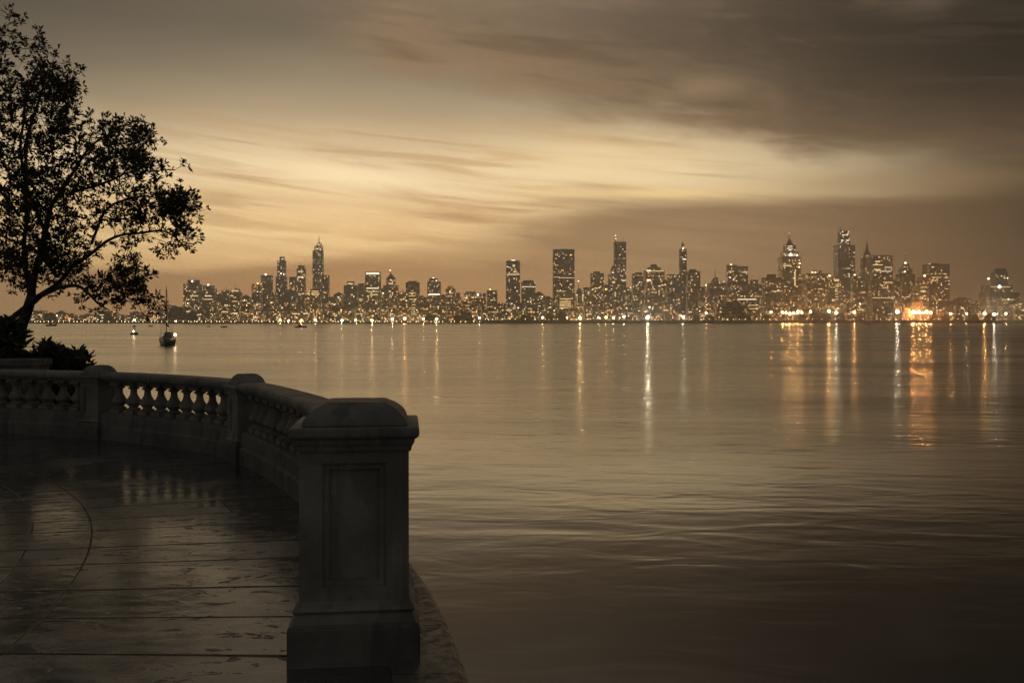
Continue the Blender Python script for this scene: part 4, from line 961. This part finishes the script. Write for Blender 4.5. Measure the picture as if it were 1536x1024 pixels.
def sailboat():
    x, y = waterpt(250.5, 517.5)
    root = empty('sailboat', (x, y, 0), R(180-62)); tag(root, 'dark sailing yacht at anchor with bare mast, furled boom and lit stern lamp', 'sailboat')
    hull_mesh(8.4, 3.1, 1.25, 0.55).build('hull', hullm, root, smooth=True)
    b = MB(); b.box(-2.6,1.6,-0.95,0.95,1.15,1.95,0.0,top=(-2.3,0.9,-0.7,0.7)); b.build('cabin', deckm, root, bevel=0.08)
    b = MB(); b.box(-3.3,-1.6,-0.85,0.85,1.9,2.75,top=(-3.0,-1.9,-0.6,0.6)); b.build('spray_hood', canvas, root, bevel=0.1)
    b = MB(); b.tube([(0.9,0,1.5),(0.9,0,7),(0.9,0,12.4)], [0.10,0.085,0.055], 8); b.build('mast', darkm, root)
    b = MB(); b.tube([(0.85,0,4.05),(-2.9,0,3.85)], 0.07, 6); b.tube([(0.7,0,4.2),(-1.0,0,4.15),(-2.8,0,3.98)], [0.20,0.17,0.08], 7); b.build('boom', canvas, root)
    b = MB(); b.tube([(0.9,-0.8,8.2),(0.9,0.8,8.2)], 0.03, 4); b.build('spreader', darkm, root)
    b = MB()
    for p, q in (((0.9,0,12.2),(4.2,0,2.0)),((0.9,0,12.2),(-4.1,0,1.5)),((0.9,0,12.2),(0.9,1.4,1.3)),((0.9,0,12.2),(0.9,-1.4,1.3)),((-2.8,0,3.9),(0.9,0,12.1)),((0.9,0,7.8),(0.2,1.42,1.3)),((0.9,0,7.8),(0.2,-1.42,1.3))): b.tube([p, q], 0.022, 4)
    b.build('rigging', darkm, root)
    b = MB(); 
    for s_ in (-1,1): b.tube([(3.0,s_*0.95,1.45),(3.0,s_*0.95,2.15),(4.45,s_*0.12,2.5),(4.4,s_*0.1,1.8)], 0.03, 5); b.tube([(-4.1,s_*1.1,1.3),(-4.1,s_*1.1,2.0),(-4.15,0,2.05)], 0.03, 5); b.tube([(-4.1,s_*1.1,1.95),(-1,s_*1.5,1.85),(3.0,s_*0.95,2.1)], 0.018, 4)
    b.build('guard_rail', darkm, root)
    b = MB(); b.lathe([(0.06,-0.24),(0.2,-0.12),(0.24,0),(0.2,0.12),(0.06,0.24)], 8, (-4.3,-1.0,2.2)); b.build('stern_lamp', lampb, root)
sailboat()
x, y = waterpt(201.5, 502)
root = empty('light_buoy', (x, y, 0)); tag(root, 'small light buoy with a lit lantern on a thin pole near the sailboat', 'buoy')
b = MB(); b.lathe([(0.9,-0.4),(1.35,-0.1),(1.4,0.35),(1.2,0.75),(0.5,0.95)], 14); b.build('float', darkm, root, smooth=True)
b = MB()
for k in range(3): a = k*2.1; b.tube([(0.8*math.cos(a),0.8*math.sin(a),0.8),(0.12*math.cos(a),0.12*math.sin(a),3.2)], 0.06, 5)
b.tube([(0,0,1.6),(0,0,5.2)], 0.06, 5); b.box(-0.45,0.45,-0.45,0.45,2.9,3.3); b.build('lantern_frame', darkm, root)
b = MB(); b.lathe([(0.08,-0.25),(0.25,-0.1),(0.28,0.1),(0.08,0.28)], 8, (0,-0.9,1.25)); b.lathe([(0.08,-0.3),(0.34,-0.1),(0.34,0.12),(0.08,0.3)], 8, (0,0,5.4)); b.build('lantern', lampb, root)
x, y = waterpt(451, 491.2)
root = empty('work_barge', (x, y, 0), R(8)); tag(root, 'low dark work barge with a lit amber lamp post in mid-water', 'boat')
hull_mesh(9.0, 3.4, 1.0, 0.2, 0.9).build('hull', darkm, root, smooth=True)
b = MB(); b.box(-1.8,0.8,-1.0,1.0,0.95,2.1,top=(-1.6,0.5,-0.8,0.8)); b.build('cabin', darkm, root)
b = MB(); b.tube([(0.6,-0.2,0.9),(0.6,-0.2,5.2)], 0.09, 5); b.build('post', darkm, root)
b = MB(); b.lathe([(0.1,-0.5),(0.42,-0.2),(0.42,0.2),(0.1,0.5)], 8, (0.6,-0.3,5.3)); b.build('lamp', lampb, root)
for px, py, L, lb_ in [(226,489.8,4.2,'tiny dark rowing boat drifting between the light buoy and the sailboat'),(313,490.3,3.0,'tiny dark mooring boat nearest the sailboat on its city side'),(335.5,491.2,4.6,'small dark open boat midway between the sailboat and the work barge'),(77,489,9.5,'long dim launch beyond the tree trunk')]:
    x, y = waterpt(px, py)
    root = empty('small_boat', (x, y, 0), R(random.uniform(-25,25))); tag(root, lb_, 'boat', 'small dark boats on the water')
    hull_mesh(L, L*0.36, L*0.16, 0.8).build('hull', darkm, root, smooth=True)
    b = MB(); b.box(-L*0.22,L*0.05,-L*0.09,L*0.09,L*0.08,L*0.30,top=(-L*0.18,L*0.02,-L*0.07,L*0.07)); b.build('cabin', darkm, root)

# ------------------------------------------------------------------ render settings
sc.view_settings.view_transform = 'Standard'; sc.view_settings.look = 'None'; sc.view_settings.exposure = 0.0; sc.view_settings.gamma = 1.0
sc.render.engine = 'CYCLES'
cy = sc.cycles; cy.max_bounces = 6; cy.diffuse_bounces = 2; cy.glossy_bounces = 3; cy.transmission_bounces = 2; cy.volume_bounces = 0; cy.transparent_max_bounces = 4
cy.use_denoising = True; cy.sample_clamp_indirect = 12.0; cy.caustics_reflective = True; cy.blur_glossy = 0.3
sc.render.film_transparent = False
